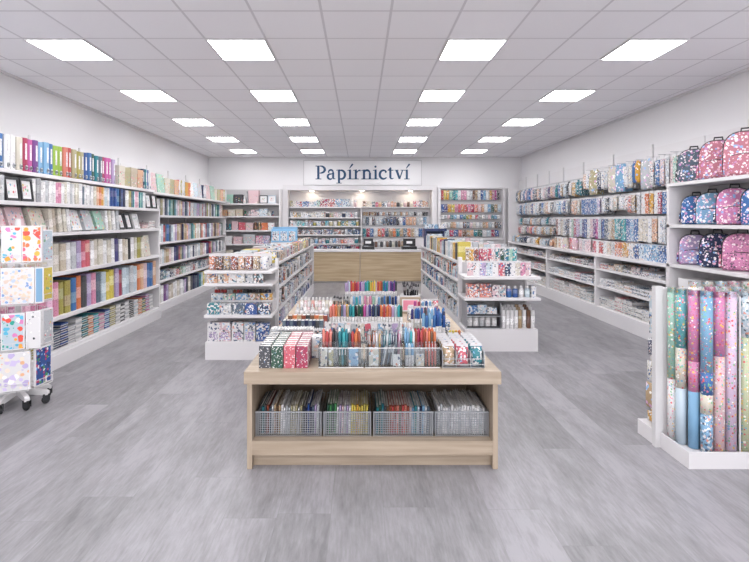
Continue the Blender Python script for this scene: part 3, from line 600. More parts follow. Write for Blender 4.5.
# ---- corner shelves on the back wall
G = 'gifts on the corner shelves'
CX0 = -3.46
row(seq('sbook', 'silver charcoal', .05, .18, .24)+seq('gift', 'mint charcoal', .2, .2, .22)+seq('figure', 'white', .08, .08, .2)+seq('sbook', 'grey', .04, .18, .3)+seq('gift', 'blush', .25, .2, .32)+seq('frame', 'charcoal ice', .2, .03, .2)+seq('bottle', 'black', .1, .1, .2)+seq('album', 'silver white white', .19, .05, .22), (CX0, 12.84, 1.91), 1.42, 0, 'corner top shelf', 'book wall', G)
row(seq('gift', 'peach cream beige', .17, .2, (.14, .17))+seq('figure', 'forest silver', .09, .09, .13)+seq('carton', 'blush ice', .2, .2, (.15, .2))+seq('figure', 'white slate lilac', .08, .08, (.1, .16)), (CX0, 12.84, 1.6), 1.42, 0, 'corner second shelf', 'book wall', G)
row(seq('figure', 'blue slate teal', .09, .09, (.15, .2))+seq('gift', 'blush coral blush', (.13, .18), .18, (.15, .22))+seq('figure', 'brown tan', .09, .09, .2)+seq('gift', 'orange white silver', .15, .18, .18)+seq('figure', 'mint white', .08, .08, .2), (CX0, 12.84, 1.25), 1.42, 0, 'corner third shelf', 'book wall', G)
row(seq('gift', 'white blush silver', (.22, .3), .2, (.16, .24))+seq('carton', 'pink lilac', .17, .2, .2)+seq('figure', 'white slate ice', .08, .08, .15), (CX0, 12.84, .91), 1.42, 0, 'corner fourth shelf', 'book wall', G)
row(seq('gift', 'cream charcoal khaki', .3, .2, .25), (CX0, 12.84, .5), 1.42, 0, 'corner lowest shelf', 'book wall', G)
# ---- alcove
yb = NY-.3; G = 'small cartons in the alcove'
pal = ['white', 'white', 'ice', 'sky', 'cream', 'blue', 'silver', 'khaki', 'slate', 'amber', 'teal', 'blush', 'navy', 'peach', 'charcoal', 'coral']
def cs(kinds, palette, n, w, d, h, **kw):
    out = []
    for i in range(n): out += seq(R.choice(kinds), R.choice(palette), w, d, h, **kw)
    return out
row(seq('scarton', 'khaki cream blush red blue cobalt white ice mint', (.07, .1), .12, (.12, .18))+seq('scarton', 'crimson red sky ice', .19, .12, .2)+seq('jar', 'white blush pink ice', .08, .08, .17), (NX0+.03, yb, 1.84), 1.8, 0, 'alcove top shelf', 'book wall', G)
for z, nm, p in ((1.57, 'second', pal), (1.35, 'third', ['white', 'ice', 'teal', 'olive', 'silver', 'turquoise', 'brown', 'khaki']), (1.13, 'fourth', ['charcoal', 'black', 'indigo', 'brown', 'navy', 'silver', 'slate', 'rust']), (.90, 'fifth', pal+['orange', 'yellow', 'blue']), (.76, 'lowest', ['navy', 'cobalt', 'crimson', 'charcoal', 'indigo'])):
    row(cs(['scarton', 'scarton', 'jar'], p, 24, (.07, .11), .1, (.11, .15) if z > .8 else .09), (NX0+.03, yb, z), 1.79, 0, f'alcove {nm} shelf', 'book wall', G)
row(cs(['scarton', 'bottle'], ['blush', 'brown', 'cream', 'silver', 'white', 'charcoal', 'coral', 'tan', 'peach'], 24, (.06, .085), .08, (.13, .19)), (.07, NY-.2, 1.84), 1.72, 0, 'alcove peg side top shelf', 'divider', G)
for z, nm, p, w_, h_ in ((1.71, 'upper', ['tan', 'brown', 'silver', 'peach', 'white', 'charcoal'], (.06, .07), .1), (1.58, 'middle', ['peach', 'slate', 'navy', 'sky', 'silver', 'white', 'blue', 'charcoal'], (.07, .09), .22), (1.28, 'lower', ['teal', 'coral', 'white', 'blue', 'tan', 'crimson', 'slate', 'lilac', 'orange'], (.08, .1), .22)):
    row(cs(['spack'], p, 26, w_, .05, h_, hang=1), (.07, NY-.135, z), 1.72, 0, f'alcove {nm} peg row', 'divider', 'packets pegged in the alcove', gap=(.004, .012))
row(seq('scarton', 'white blush', .11, .1, .22)+seq('bottle', 'charcoal brown silver charcoal white brown charcoal cream charcoal brown tan', .07, .07, (.17, .22)), (.07, NY-.26, .80), 1.2, 0, 'alcove peg side bottom shelf', 'divider', G)
# ---- framed peg panel
G = 'packets on the framed peg panel'
for z, nm, p, w_, h_, y_ in ((2.25, 'top', 'red yellow amber mint teal turquoise white pink pink white silver brown tan white cobalt sky white amber pink magenta charcoal forest charcoal', (.055, .075), .25, .06), (1.9, 'second', 'cobalt indigo amber yellow pink coral orange red pink crimson salmon blush peach white sky forest tan ice navy brown', (.07, .085), .21, .06),
                         (1.63, 'third', 'white silver blush teal sky white blue teal olive amber white coral silver', (.06, .08), .11, .06), (1.45, 'fourth', 'cream white silver tan peach ice white brown slate blush', (.06, .08), .16, .06), (1.25, 'bottom', 'white ice crimson cobalt salmon brown tan peach teal forest', (.08, .11), .17, .06)):
    row(seq('spack', p, w_, .045, h_, hang=1), (2.05, YB-.07-y_, z), 1.52, 0, f'framed panel {nm} row', 'alcove', G, gap=(.004, .012))

# ---- peg wall: hanging goods (near end first in the count from the backpacks)
RY = 12.55
pw = ['white', 'white', 'silver', 'ice', 'sky', 'slate', 'navy', 'cream', 'blush', 'tan', 'white', 'teal', 'blue', 'peach', 'charcoal', 'grey']
def prow(specs, x, z, y_far, L, nm, grp, **kw): row(specs, (x, y_far, z), L, -H90, f'peg wall {nm} row', 'backpacks', grp, rev=True, **kw)
S = cs(['pack', 'spack', 'pack'], pw+['orange', 'indigo', 'amber', 'red'], 60, (.1, .14), .066, (.26, .292), hang=1)
prow(S, 3.73, 2.2, RY, 3.72, 'far top', 'packs in the top peg row', gap=(.006, .02), behind=2, pitch=.069)
S = seq('pack', 'peach white', .12, .08, .3, hang=1)+seq('pouch', 'khaki', .25, .1, .4, hang=1)+seq('pack', 'navy white silver', .11, .08, .34, hang=1)+seq('pouch', 'cream', .25, .1, .4, hang=1)+seq('pouch', 'sky', .24, .1, .4, hang=1)+seq('pack', 'white cream', .11, .08, .36, hang=1)+ \
    seq('case', 'blue amber', .08, .07, .3, hang=1)+seq('pouch', 'silver', .25, .1, .4, hang=1)+seq('pack', 'white blue blush', .1, .07, .38, hang=1)+seq('sticker', 'silver blush mint forest teal slate', .07, .05, .4, hang=1)
prow(S, 3.73, 2.31, RY-3.74, 2.72, 'near top', 'pouches and cases at the near end of the top peg row', gap=(.004, .012), behind=1, pitch=.1)
S = cs(['pack', 'spack'], pw, 44, (.1, .13), .066, (.26, .29), hang=1)
prow(S, 3.73, 1.89, RY, 3.2, 'far second', 'packs in the second peg row', gap=(.006, .02), behind=2, pitch=.069)
S = seq('pack', 'peach peach cream', .1, .07, .29, hang=1)+seq('sticker', 'blue blue cobalt blue blue sky', .1, .06, .29, hang=1)+seq('pack', 'lilac white charcoal', .12, .07, .28, hang=1)+seq('pack', 'white cream white white', .13, .07, .24, hang=1)+seq('pack', 'salmon tan', .1, .07, .28, hang=1)+seq('sticker', 'silver white orange amber white crimson blue mint teal forest', .085, .05, .3, hang=1)
prow(S, 3.76, 1.88, RY-3.22, 3.26, 'near second', 'packs at the near end of the second peg row', gap=(.006, .02), behind=1, pitch=.075)
S = cs(['pack', 'spack'], pw+['red', 'peach', 'salmon'], 30, (.1, .14), .07, (.16, .19), hang=1)
prow(S, 3.79, 1.56, RY, 2.4, 'far third', 'packs in the third peg row', gap=(.006, .02), behind=1, pitch=.07)
S2_ = cs(['pack', 'spack'], pw+['red', 'tan', 'coral'], 30, (.1, .14), .07, (.17, .2), hang=1)
prow(S2_, 3.78, 1.37, RY, 2.4, 'far fourth', 'packs in the fourth peg row', gap=(.006, .02), behind=1, pitch=.07)
S = seq('sticker', 'rust white cream silver navy charcoal white mint crimson lilac ice indigo cobalt white blush purple magenta ice cobalt slate cream tan turquoise teal turquoise blue sky blue cream cream white peach white silver white blush white mint white', (.08, .12), .06, (.33, .36), hang=1)
prow(S, 3.76, 1.55, RY-2.42, 4.06, 'near third', 'tall packs in the third peg row', gap=(.005, .015), behind=1, pitch=.075)
S = cs(['sticker', 'spack'], ['white', 'silver', 'slate', 'peach', 'amber', 'navy', 'ice'], 20, (.1, .15), .1, (.13, .17))+seq('sticker', 'tan cream peach white salmon rust', .09, .1, .2)+cs(['sticker', 'case'], ['white', 'coral', 'cream', 'red', 'white', 'silver', 'blush'], 18, (.1, .14), .1, (.19, .22))
row(S, (3.62, RY, .985), 4.2, -H90, 'peg wall counter shelf', 'corner', 'packs standing on the peg wall counter shelf')
S = seq('sticker', 'coral white red white cream silver white', .12, .1, .2)+seq('carton', 'orange amber', .2, .16, .2)+seq('scarton', 'white cobalt ice sky', .12, .14, .2)+seq('carton', 'sky blue', .2, .16, .2)+seq('sticker', 'white cream blush white white cream', .11, .1, .22)
row(S, (3.62, RY-4.22, .985), 2.26, -H90, 'peg wall counter shelf near backpacks', 'boxes', 'packs on the counter shelf near the backpacks')
# low shelves: flat piles
def low(z, nm, specs, n, kw={}):
    for y1, y0, bay in ((12.26, 10.1, 'far'), (10.02, 8.01, 'middle'), (7.93, 6.14, 'near')):
        stacks(specs[:], (3.63, y1, z), y1-y0, -H90, f'{bay} {nm} shelf', 'corner', f'flat goods on the {bay} {nm} peg wall shelf', n=n, **kw); R.shuffle(specs)
lp = ['white/silver', 'silver/blush', 'peach/white', 'slate/white', 'white/cream', 'ice/silver', 'coral/white', 'white/navy', 'tan/cream', 'charcoal/white']
low(.77, 'upper low', [q for c in lp for q in seq('flat', c, (.19, .26), .26, .02)], (3, 5))
low(.51, 'middle low', [q for c in lp for q in seq('envelope', c, (.18, .25), .28, .022)], (4, 5))
low(.19, 'bottom low', [q for c in lp for q in seq('sketch', c, (.2, .25), .28, .03)], (5, 7))

# ---- gondola near the book wall: end display
E = 'end of the book-side gondola'
row(seq('pack', 'orange brown tan rust peach rust tan', .078, .06, .17)+seq('pack', 'white peach teal turquoise teal', .09, .06, .17), (-1.65, 5.6, .955), .68, 0, 'book-side gondola end top', 'book wall', 'clear packs on the book-side gondola', gap=(.001, .004), behind=2, pitch=.11)
row(seq('scarton', 'peach peach cream peach', .055, .12, .1)+seq('scarton', 'white cream silver', .085, .12, .1)+seq('scarton', 'charcoal blush charcoal', .1, .1, .1), (-1.65, 5.585, .82), .69, 0, 'book-side gondola end second shelf', 'book wall', 'cartons on the book-side gondola end')
row(seq('carton', 'teal silver slate cobalt navy', .13, .12, .12), (-1.65, 5.58, .48), .7, 0, 'book-side gondola end bin, lower row', 'book wall', 'bins of erasers on the book-side gondola end')
tr = empty('eraser_bin', (-1.3, 5.735, .482), label='white riser bin behind the teal and navy boxes on the gondola end', cat='bin'); part(tr, 'riser', 'white_board', (-.34, .34, 0, .225, 0, .13)); part(tr, 'back_board', 'grey_board', (-.34, .34, .207, .225, .13, .2))
row(seq('scarton', 'ice mint sky tan amber', .13, .07, .07), (-1.65, 5.745, .613), .7, 0, 'book-side gondola end bin, upper row', 'book wall', 'bins of erasers on the book-side gondola end')
row(seq('marker', 'red red red red white silver rust red rust charcoal black black charcoal black black charcoal black navy', .034, .034, .1), (-1.65, 5.855, .613), .68, 0, 'book-side gondola end bin, back row', 'book wall', 'pens on the book-side gondola end', gap=(.001, .003))
row(seq('carton', 'white blush white silver', .125, .1, .2, sub=dict(window='lilac'))+seq('carton', 'cobalt', .14, .1, .19), (-1.65, 5.6, .19), .7, 0, 'book-side gondola end bottom shelf', 'book wall', 'boxed sets on the book-side gondola base')
# long side facing the aisle
sp = ['white', 'blue', 'navy', 'silver', 'slate', 'cobalt', 'cream', 'tan', 'white', 'ice', 'charcoal', 'orange', 'rust', 'brown']
for z, nm, h_, p in ((.72, 'upper', (.13, .19), sp), (.46, 'middle', (.12, .18), sp), (.2, 'lower', (.12, .19), ['navy', 'cobalt', 'sky', 'white', 'lilac', 'charcoal', 'silver'])):
    row(cs(['scarton', 'jar', 'scarton'], p, 60, (.08, .14), .11, h_), (-.955, 6.08, z), 4.4, H90, f'book-side gondola aisle {nm} shelf', 'pen table', f'goods on the {nm} aisle shelf of the book-side gondola')
# gondola top: low boxes in three rows, packs on the aisle edge
row(cs(['scarton', 'diary', 'scarton', 'carton'], ['white', 'ice', 'cream', 'silver', 'tan', 'blue', 'yellow', 'peach', 'slate', 'coral'], 60, (.08, .15), .12, (.08, .15)), (-.96, 6.05, 1.0), 4.45, H90, 'book-side gondola top aisle edge', 'pen table', 'goods along the aisle edge of the book-side gondola top')
row(cs(['sketch', 'gift'], ['white', 'silver', 'cream', 'ice', 'blush', 'white'], 30, (.15, .28), .22, (.04, .09)), (-1.12, 6.1, 1.0), 3.3, H90, 'book-side gondola top middle', 'pen table', 'boxes along the middle of the book-side gondola top')
row(cs(['sketch', 'pack', 'gift'], ['white', 'cream', 'silver', 'yellow', 'orange', 'ice'], 30, (.14, .22), .2, (.05, .1)), (-1.4, 6.1, 1.0), 3.3, H90, 'book-side gondola top wall edge', 'pen table', 'boxes along the wall edge of the book-side gondola top')
# pale blue three-window display box and neighbours standing on the top
t = empty('card_display_box', (-1.39, 9.5, 1.002), label='light blue display box with three white windows on the book-side gondola', cat='display box')
part(t, 'base', 'white_board', (-.23, .23, 0, .16, 0, .09)); part(t, 'box', 'col', (-.23, .23, 0, .16, .09, .33)).color = (*lin('7fb2d6'), 1)
for i in (-1, 0, 1):
    o = part(t, 'window_card', 'busy', (i*.15-.06, i*.15+.06, -.01, 0, .12, .29)); o.color = (*CL['ice'], 1)
part(t, 'header', 'col', (-.23, .23, .14, .16, .33, .37)).color = (*CL['sky'], 1)

# ---- gondola near the peg wall: end display
Ed = 'peg-side gondola end'
row(seq('sticker', 'blush white lilac ice white coral', .07, .09, .17)+seq('sticker', 'navy white cream pink blush white pink white salmon blush white cream silver', .058, .08, .17), (1.25, 5.96, .85), .77, 0, f'{Ed} top shelf', 'aisle', 'packs on the top end shelf of the peg-side gondola', gap=(.001, .004))
row(seq('carton', 'salmon salmon', .13, .13, (.14, .17))+seq('scarton', 'blush silver', .075, .12, .14)+seq('bottle', 'blue cobalt white ice', .065, .065, .13)+seq('scarton', 'white silver', .05, .1, .13)+seq('bottle', 'teal teal', .06, .06, .13)+seq('scarton', 'peach', .07, .1, .13), (1.24, 5.95, .61), .8, 0, f'{Ed} second shelf', 'aisle', 'goods on the second end shelf of the peg-side gondola')
t = empty('wire_bin', (1.42, 5.96, .252), label='two-tier wire bin of white and blue boxes on the peg-side gondola base', cat='bin')
for z in (.012, .15):
    part(t, 'tray', 'steel', (-.19, .19, 0, .28, z-.012, z)); part(t, 'front_rail', 'dark_plastic', (-.19, .19, -.004, .0, z, z+.02))
part(t, 'side_frame', 'steel', (-.194, -.19, 0, .28, 0, .3)); part(t, 'side_frame', 'steel', (.19, .194, 0, .28, 0, .3))
row(seq('jar', 'white white silver white white', .066, .066, .11), (1.235, 5.97, .265), .37, 0, 'wire bin lower tier', 'aisle', 'jars in the wire bin')
row(seq('carton', 'blue ice white', .11, .12, (.09, .12)), (1.235, 5.97, .403), .37, 0, 'wire bin upper tier', 'aisle', 'boxes in the wire bin')
for k, dy in enumerate((0, .07, .14)):
    row(seq('glue', 'white white white white tan white brown white', .046, .046, .21+.02*k, sub=dict()), (1.635, 5.965+dy, .25), .385, 0, f'{Ed} base, {("front", "middle", "back")[k]} rank', 'wire bin', 'glue sticks on the peg-side gondola base', gap=(.001, .003))
sp2 = ['slate', 'teal', 'sky', 'silver', 'white', 'tan', 'crimson', 'ice', 'cobalt', 'forest', 'orange', 'blush', 'charcoal', 'blue', 'silver']
for z, nm, h_ in ((.75, 'upper', (.12, .19)), (.52, 'middle', (.1, .17)), (.26, 'lower', (.11, .19))):
    row(cs(['scarton', 'jar', 'scarton'], sp2, 60, (.08, .15), .11, h_), (1.215, 10.3, z), 3.88, -H90, f'peg-side gondola aisle {nm} shelf', 'pen table', f'goods on the {nm} aisle shelf of the peg-side gondola', rev=True)
row(seq('diary', 'white ice ice white cream amber amber charcoal yellow cream slate white slate white silver', (.07, .1), .16, (.2, .24))+seq('diary', 'amber tan yellow crimson blush pink ice slate navy cream white', (.06, .1), .16, (.17, .23)), (1.225, 9.76, .985), 3.2, -H90, 'peg-side gondola top aisle edge', 'pen table', 'books along the aisle edge of the peg-side gondola top', rev=True)
row(seq('sticker', 'tan amber rust crimson coral coral blush teal forest teal mint turquoise slate mint', .048, .1, .17), (1.33, 6.45, .985), .66, 0, 'peg-side gondola top, near the end', 'aisle', 'bright diaries on the peg-side gondola top')
for k in range(5): row(seq('diary', 'white silver cream ice white blush silver white', (.06, .08), .16, (.17, .22)), (1.42, 6.9+.6*k, .985), .56, 0, f'peg-side gondola top rank {ordw(k+2)}', 'aisle', 'pale diaries on the peg-side gondola top')
# navy display stand on the far end of that gondola
t = empty('display_stand', (1.42, 9.95, .987), label='navy display stand with two light blue boxes by the far gondola end', cat='display stand')
part(t, 'side', 'navy_plastic', (-.18, -.155, -.1, .16, .06, .3)); part(t, 'side', 'navy_plastic', (.155, .18, -.1, .16, .06, .3)); part(t, 'top', 'navy_plastic', (-.19, .22, -.12, .18, .3, .35)); part(t, 'base', 'navy_plastic', (-.18, .18, -.1, .16, 0, .06)); part(t, 'back', 'navy_plastic', (-.155, .155, .13, .16, .06, .3))
for i, s in enumerate((-1, 1)): item('carton', (.14, .14, .19), 'ice', (1.42+s*.075, 9.87, 1.046), 0, label=f'light blue box in the navy stand, {("nearer the counter register", "nearer the peg wall")[i]}', group='boxes in the navy stand')
for i in range(3): item('scarton', (.12, .16, .08), ('ice', 'sky', 'white')[i], (1.3+i*.13, 9.9, 1.336), 0, label=f'{("pale-blue", "sky-blue", "white")[i]} packet lying on top of the navy stand', group='packets on the navy stand')
# ---- counter things
for x, nm, wd in ((.2, 'card terminal', .3), (1.2, 'till', .36)):
    t = empty('cash_register', (x, 12.6, .787), label=f'black cash register on the counter, {"near the alcove divider" if x < 1 else "behind the navy display stand"}', cat='cash register', group='registers on the counter')
    part(t, 'drawer', 'dark_plastic', (-wd/2, wd/2, 0, .3, 0, .07)); part(t, 'screen', 'dark_plastic', (-wd/2+.03, wd/2-.03, .05, .08, .08, .26)); part(t, 'stand', 'steel', (-.03, .03, .08, .12, .07, .2))
    part(t, 'receipt', 'pure_white', (-.07, .07, .045, .05, .14, .2)); part(t, 'keypad', 'charcoal_keys' if 'charcoal_keys' in MATS else 'wire', (-wd/2+.04, 0, .0, .12, .07, .085))
# ================================================================= oak table: goods on top (z = .59)
TZ = .59
def slot_label(k, n): return ordw(k)
# four ranks of patterned pocket notebooks
for c, (col, nm) in enumerate((('charcoal', 'dark green-grey'), ('forest', 'green'), ('coral', 'coral pink'), ('crimson', 'crimson'))):
    for k in range(8):
        item('pocket', (.07, .045, .135), col, (-.585+.076*c, 3.19+.053*k, TZ), 0, label=f'{nm} patterned pocket notebook, {ordw(k+1)} back in its rank at the table corner', group='pocket notebooks in four ranks', sub=dict(pages='white'))
# silver spiral pads, small black packs, white boxes behind them
for k in range(13): item('spiral', (.021, .1, .13), 'silver' if k % 3 else 'white', (-.615+.0235*k, 3.72, TZ), 0, 0, -.12, label=f'silver spiral-bound pad standing behind the pocket notebooks, {ordw(k+1)} from table edge', group='spiral pads on the table')
for k in range(6): item('scarton', (.075, .1, .022), 'white', (-.28, 3.42, TZ+.023*k), 0, label=f'flat white carton, {ordw(6-k)} from top, beside the pocket notebooks', group='white cartons piled on the table')
for k in range(3): item('pack', (.028, .06, .15), 'charcoal', (-.305+.031*k, 3.6, TZ), 0, label=f'{ordw(k+1)} charcoal packet from the spiral pads, behind the white cartons', group='dark packets on the table')
row(seq('diary', 'slate navy slate navy charcoal', .028, .08, .115), (-.615, 4.08, TZ), .33, 0, 'table, behind spiral pads', 'table edge', 'navy booklets on the table', gap=(.001, .002))
row(seq('diary', 'brown orange tan rust charcoal', .035, .07, .105), (-.605, 4.36, TZ), .33, 0, 'table, behind navy booklets', 'table edge', 'brown booklets on the table', gap=(.001, .003))
row(seq('jar', 'silver white mint ice lilac lilac cobalt navy', .04, .04, .1), (-.58, 4.6, TZ), .36, 0, 'table, jar row', 'table edge', 'paint jars on the table', gap=(.001, .004))
row(seq('bottle', 'silver grey white blush white cream blush white white', .032, .032, .12), (-.6, 4.85, TZ), .34, 0, 'table, near bottle row', 'table edge', 'slim bottles on the table', gap=(.001, .003))
row(seq('bottle', 'white blush silver coral white blush white cream', .034, .034, .13), (-.6, 5.2, TZ), .34, 0, 'table, far bottle row', 'table edge', 'slim bottles on the table', gap=(.001, .003))

# clear organisers with markers
def organiser(x0, x1, y, lab, h=.125, dep=.2, hb=.2):
    t = empty('clear_organiser', ((x0+x1)/2, y, TZ+.002), label=lab, cat='organiser', group='clear pen organisers'); w = (x1-x0)/2
    part(t, 'front_wall', 'acrylic', (-w, w, 0, .004, .002, h)); part(t, 'rear_wall', 'acrylic', (-w, w, dep-.004, dep, .002, hb)); part(t, 'divider', 'acrylic', (-w+.004, w-.004, .075, .078, .006, h*1.15))
    part(t, 'side_wall', 'acrylic', (-w, -w+.004, .004, dep-.004, .002, h*1.15)); part(t, 'side_wall', 'acrylic', (w-.004, w, .004, dep-.004, .002, h*1.15)); part(t, 'floor_plate', 'acrylic', (-w, w, 0, dep, .0, .002))
    part(t, 'rim', 'white_metal', (-w, w, -.002, .0, h-.005, h)); part(t, 'bottom_edge', 'white_metal', (-w, w, -.002, 0, 0, .006))
    return t
organiser(-.255, .022, 3.19, 'clear acrylic organiser of salmon and teal markers beside pocket notebooks')
organiser(.03, .262, 3.19, 'clear acrylic organiser in the middle with slim grey and orange pens')
organiser(.272, .49, 3.19, 'clear acrylic organiser of light blue and red-orange pens')
def pens(kind, cols, x0, x1, y, z, dia, h, where, grp, lean=(-.05, .05), end='pocket notebooks', tilt=-.04):
    cs_ = cols.split(); n = len(cs_); tot = {}; nth = {}
    for c in cs_: tot[c] = tot.get(c, 0)+1
    for i, c in enumerate(cs_):
        x = x0+(x1-x0)*(i+.5)/n; nth[c] = nth.get(c, 0)+1
        lab = f"{ordw(nth[c])} {cname(c)} {PROTO[kind]['phrase']} from {end}, {where}" if tot[c] > 1 else f"{cname(c)} {PROTO[kind]['phrase']}, only one of its colour, {where}"
        item(kind, (dia, dia, rv(h)), c, (x, y+R.uniform(0, .008), z), 0, tilt, R.uniform(*lean), lab, grp)
GM = 'markers in the clear organisers'
pens('marker', 'salmon red salmon black charcoal teal turquoise teal charcoal red orange rust', -.245, .012, 3.29, TZ+.003, .021, (.19, .2), 'salmon and teal organiser', GM)
pens('marker', 'salmon white red black white teal teal white navy orange white', -.24, .01, 3.335, TZ+.003, .02, (.2, .215), 'salmon and teal organiser, rear rank', GM)
pens('pen', 'brown orange rust orange white amber navy teal white teal navy navy slate pink', .04, .252, 3.29, TZ+.003, .015, (.185, .2), 'middle organiser', GM, (-.02, .045))
pens('pen', 'white brown orange white amber slate teal navy white indigo pink', .045, .25, 3.335, TZ+.003, .017, (.2, .215), 'middle organiser, rear rank', GM, (-.02, .1))
pens('marker', 'sky sky turquoise white rust crimson red rust salmon orange brown orange', .28, .482, 3.29, TZ+.003, .0165, (.195, .205), 'red and blue organiser', GM, (-.02, .02))
pens('marker', 'sky ice white red crimson red orange red orange', .285, .48, 3.335, TZ+.003, .019, (.205, .215), 'red and blue organiser, rear rank', GM, (-.02, .02))
# front pockets: packets, tubes and slim pens
GF = 'packets in the organiser fronts'
for x, w, c, ph in ((-.225, .04, 'cream', 'cream packet with a red foot'), (-.18, .03, 'khaki', 'khaki striped packet'), (-.04, .06, 'sky', 'blue patterned packet')):
    item('sticker', (w, .02, .115), c, (x, 3.21, TZ+.003), 0, -.1, label=f'{ph} in the front pocket of the salmon and teal organiser', group=GF)
pens('pen', 'forest teal forest', -.13, -.085, 3.215, TZ+.003, .02, .11, 'front pocket, salmon and teal organiser', 'pens in the organiser fronts')
item('sticker', (.06, .02, .115), 'cream', (.085, 3.21, TZ+.003), 0, -.1, label='cream striped packet in the front pocket of the middle organiser', group=GF)
item('sticker', (.045, .02, .075), 'white', (.225, 3.2, TZ+.003), 0, -.1, label='short white spotted packet in the front pocket of the middle organiser', group=GF)
pens('pen', 'slate silver charcoal slate charcoal silver', .125, .2, 3.225, TZ+.003, .013, .13, 'front pocket, middle organiser', 'pens in the organiser fronts', (.1, .25))
pens('marker', 'sky ice sky', .28, .335, 3.215, TZ+.003, .018, .14, 'front pocket, red and blue organiser', 'pens in the organiser fronts', (-.01, .01))
item('sticker', (.05, .018, .075), 'cream', (.372, 3.21, TZ+.003), 0, -.08, label='cream price card in the front pocket of the red and blue organiser', group=GF)
pens('pen', 'rust salmon red salmon', .4, .478, 3.22, TZ+.003, .015, .15, 'front pocket, red and blue organiser', 'pens in the organiser fronts', (-.01, .01))
# clear-walled display of blister packs at the table corner
t = empty('packet_display', (.635, 3.19, TZ+.001), label='low dark wire display of small blister packs at the table corner', cat='display', group='clear pen organisers')
part(t, 'base', 'wire', (-.13, .13, 0, .4, 0, .004)); part(t, 'front_rail', 'steel', (-.13, .13, -.004, 0, .02, .026)); part(t, 'front_rail', 'steel', (-.13, .13, -.004, 0, .055, .06))
for x in (-.13, -.046, .042, .126): part(t, 'divider', 'wire', (x, x+.004, 0, .4, .004, .1))
for c, (col, nm) in enumerate((('tan', 'tan and blue'), ('coral', 'red and white'), ('teal', 'teal'))):
    for k in range(6): item('pack', (.072, .035, .135), col if k < 4 else 'silver', (.551+.0865*c, 3.2+.062*k, TZ+.005), 0, -.12, label=f'{nm} blister pack, {ordw(k+1)} back in its wire lane at table corner', group='blister packs in the wire display')
item('pack', (.09, .03, .12), 'brown', (.49, 3.42, TZ), .9, -.1, label='brown blister pack turned sideways against the wire display', group='blister packs in the wire display')
# ranks of markers behind (a long clear riser carries them)
def rank(y, h, x0, x1, lab):
    t = empty('marker_rack', ((x0+x1)/2, y, TZ+.002), label=lab, cat='pen rack', group='pen racks on the table'); w = (x1-x0)/2
    part(t, 'base', 'acrylic', (-w, w, 0, .09, 0, .004)); part(t, 'front_wall', 'acrylic', (-w, w, -.004, 0, 0, h)); part(t, 'rear_wall', 'acrylic', (-w, w, .09, .094, 0, h*1.3))
GR2 = 'markers in the racks behind the organisers'
rank(3.83, .07, -.27, .43, 'clear rack of small white packets behind the organisers')
row(seq('sticker', 'white blush ice white silver cream coral white sky white lilac', .045, .03, .145)+seq('bottle', 'white ice blush', .03, .03, .14), (-.265, 3.84, TZ+.005), .69, 0, 'rack behind organisers', 'pocket notebooks', 'packets in the clear rack', gap=(.002, .008))
row(seq('sticker', 'white silver slate cream white teal', .045, .03, .13), (-.265, 3.88, TZ+.005), .69, 0, 'rack behind organisers, rear', 'pocket notebooks', 'packets in the clear rack', gap=(.004, .01))
rank(4.36, .06, -.27, .37, 'long clear rack of bright markers from salmon to teal')
pens('marker', 'salmon salmon orange tan slate lilac tan teal turquoise black forest forest magenta lilac indigo navy slate navy orange red orange salmon lilac ice turquoise forest', -.26, .36, 4.37, TZ+.005, .023, (.175, .19), 'salmon to teal rack', GR2, (-.02, .02))
pens('marker', 'coral salmon orange lilac amber teal teal forest green magenta purple navy indigo orange orange red white sky turquoise', -.25, .35, 4.41, TZ+.005, .022, (.18, .19), 'salmon to teal rack, rear', GR2, (-.02, .02))
row(seq('sticker', 'white cream ice blush white teal', .045, .03, .13), (-.26, 4.72, TZ), .6, 0, 'table, white packets', 'bottles', 'white packets between the pen racks', gap=(.003, .01))
rank(5.06, .06, -.28, .4, 'clear rack with brushes and pale pens in the middle of the table')
pens('brush', 'brown black rust charcoal brown black brown tan charcoal', -.27, -.12, 5.07, TZ+.005, .014, (.15, .17), 'pale rack', 'pens in the pale rack', (-.08, .08), 'bottles')
pens('marker', 'white sky turquoise sky white pink blush pink mint white sky slate blue charcoal blue navy cobalt white', -.1, .39, 5.07, TZ+.005, .023, (.15, .165), 'pale rack', 'pens in the pale rack', (-.04, .04), 'brushes')
t = empty('pen_riser', (.12, 5.68, TZ+.001), label='white riser under the farthest rainbow row of markers', cat='riser'); part(t, 'riser_box', 'white_board', (-.3, .3, 0, .12, 0, .03)); part(t, 'front_rail', 'acrylic', (-.3, .3, -.004, 0, 0, .1))
pens('marker', 'lilac lilac ice red orange red crimson coral purple lilac lilac teal turquoise green yellow amber yellow blush red orange rust teal blue teal lilac purple indigo purple charcoal', -.165, .405, 5.7, TZ+.031, .0195, (.19, .205), 'rainbow row', 'markers in the rainbow row', (-.015, .015), 'bottles')
pens('marker', 'lilac red orange crimson purple lilac teal green yellow amber red teal blue purple indigo', -.15, .4, 5.74, TZ+.031, .02, (.2, .21), 'rainbow row, rear', 'markers in the rainbow row', (-.015, .015), 'bottles')
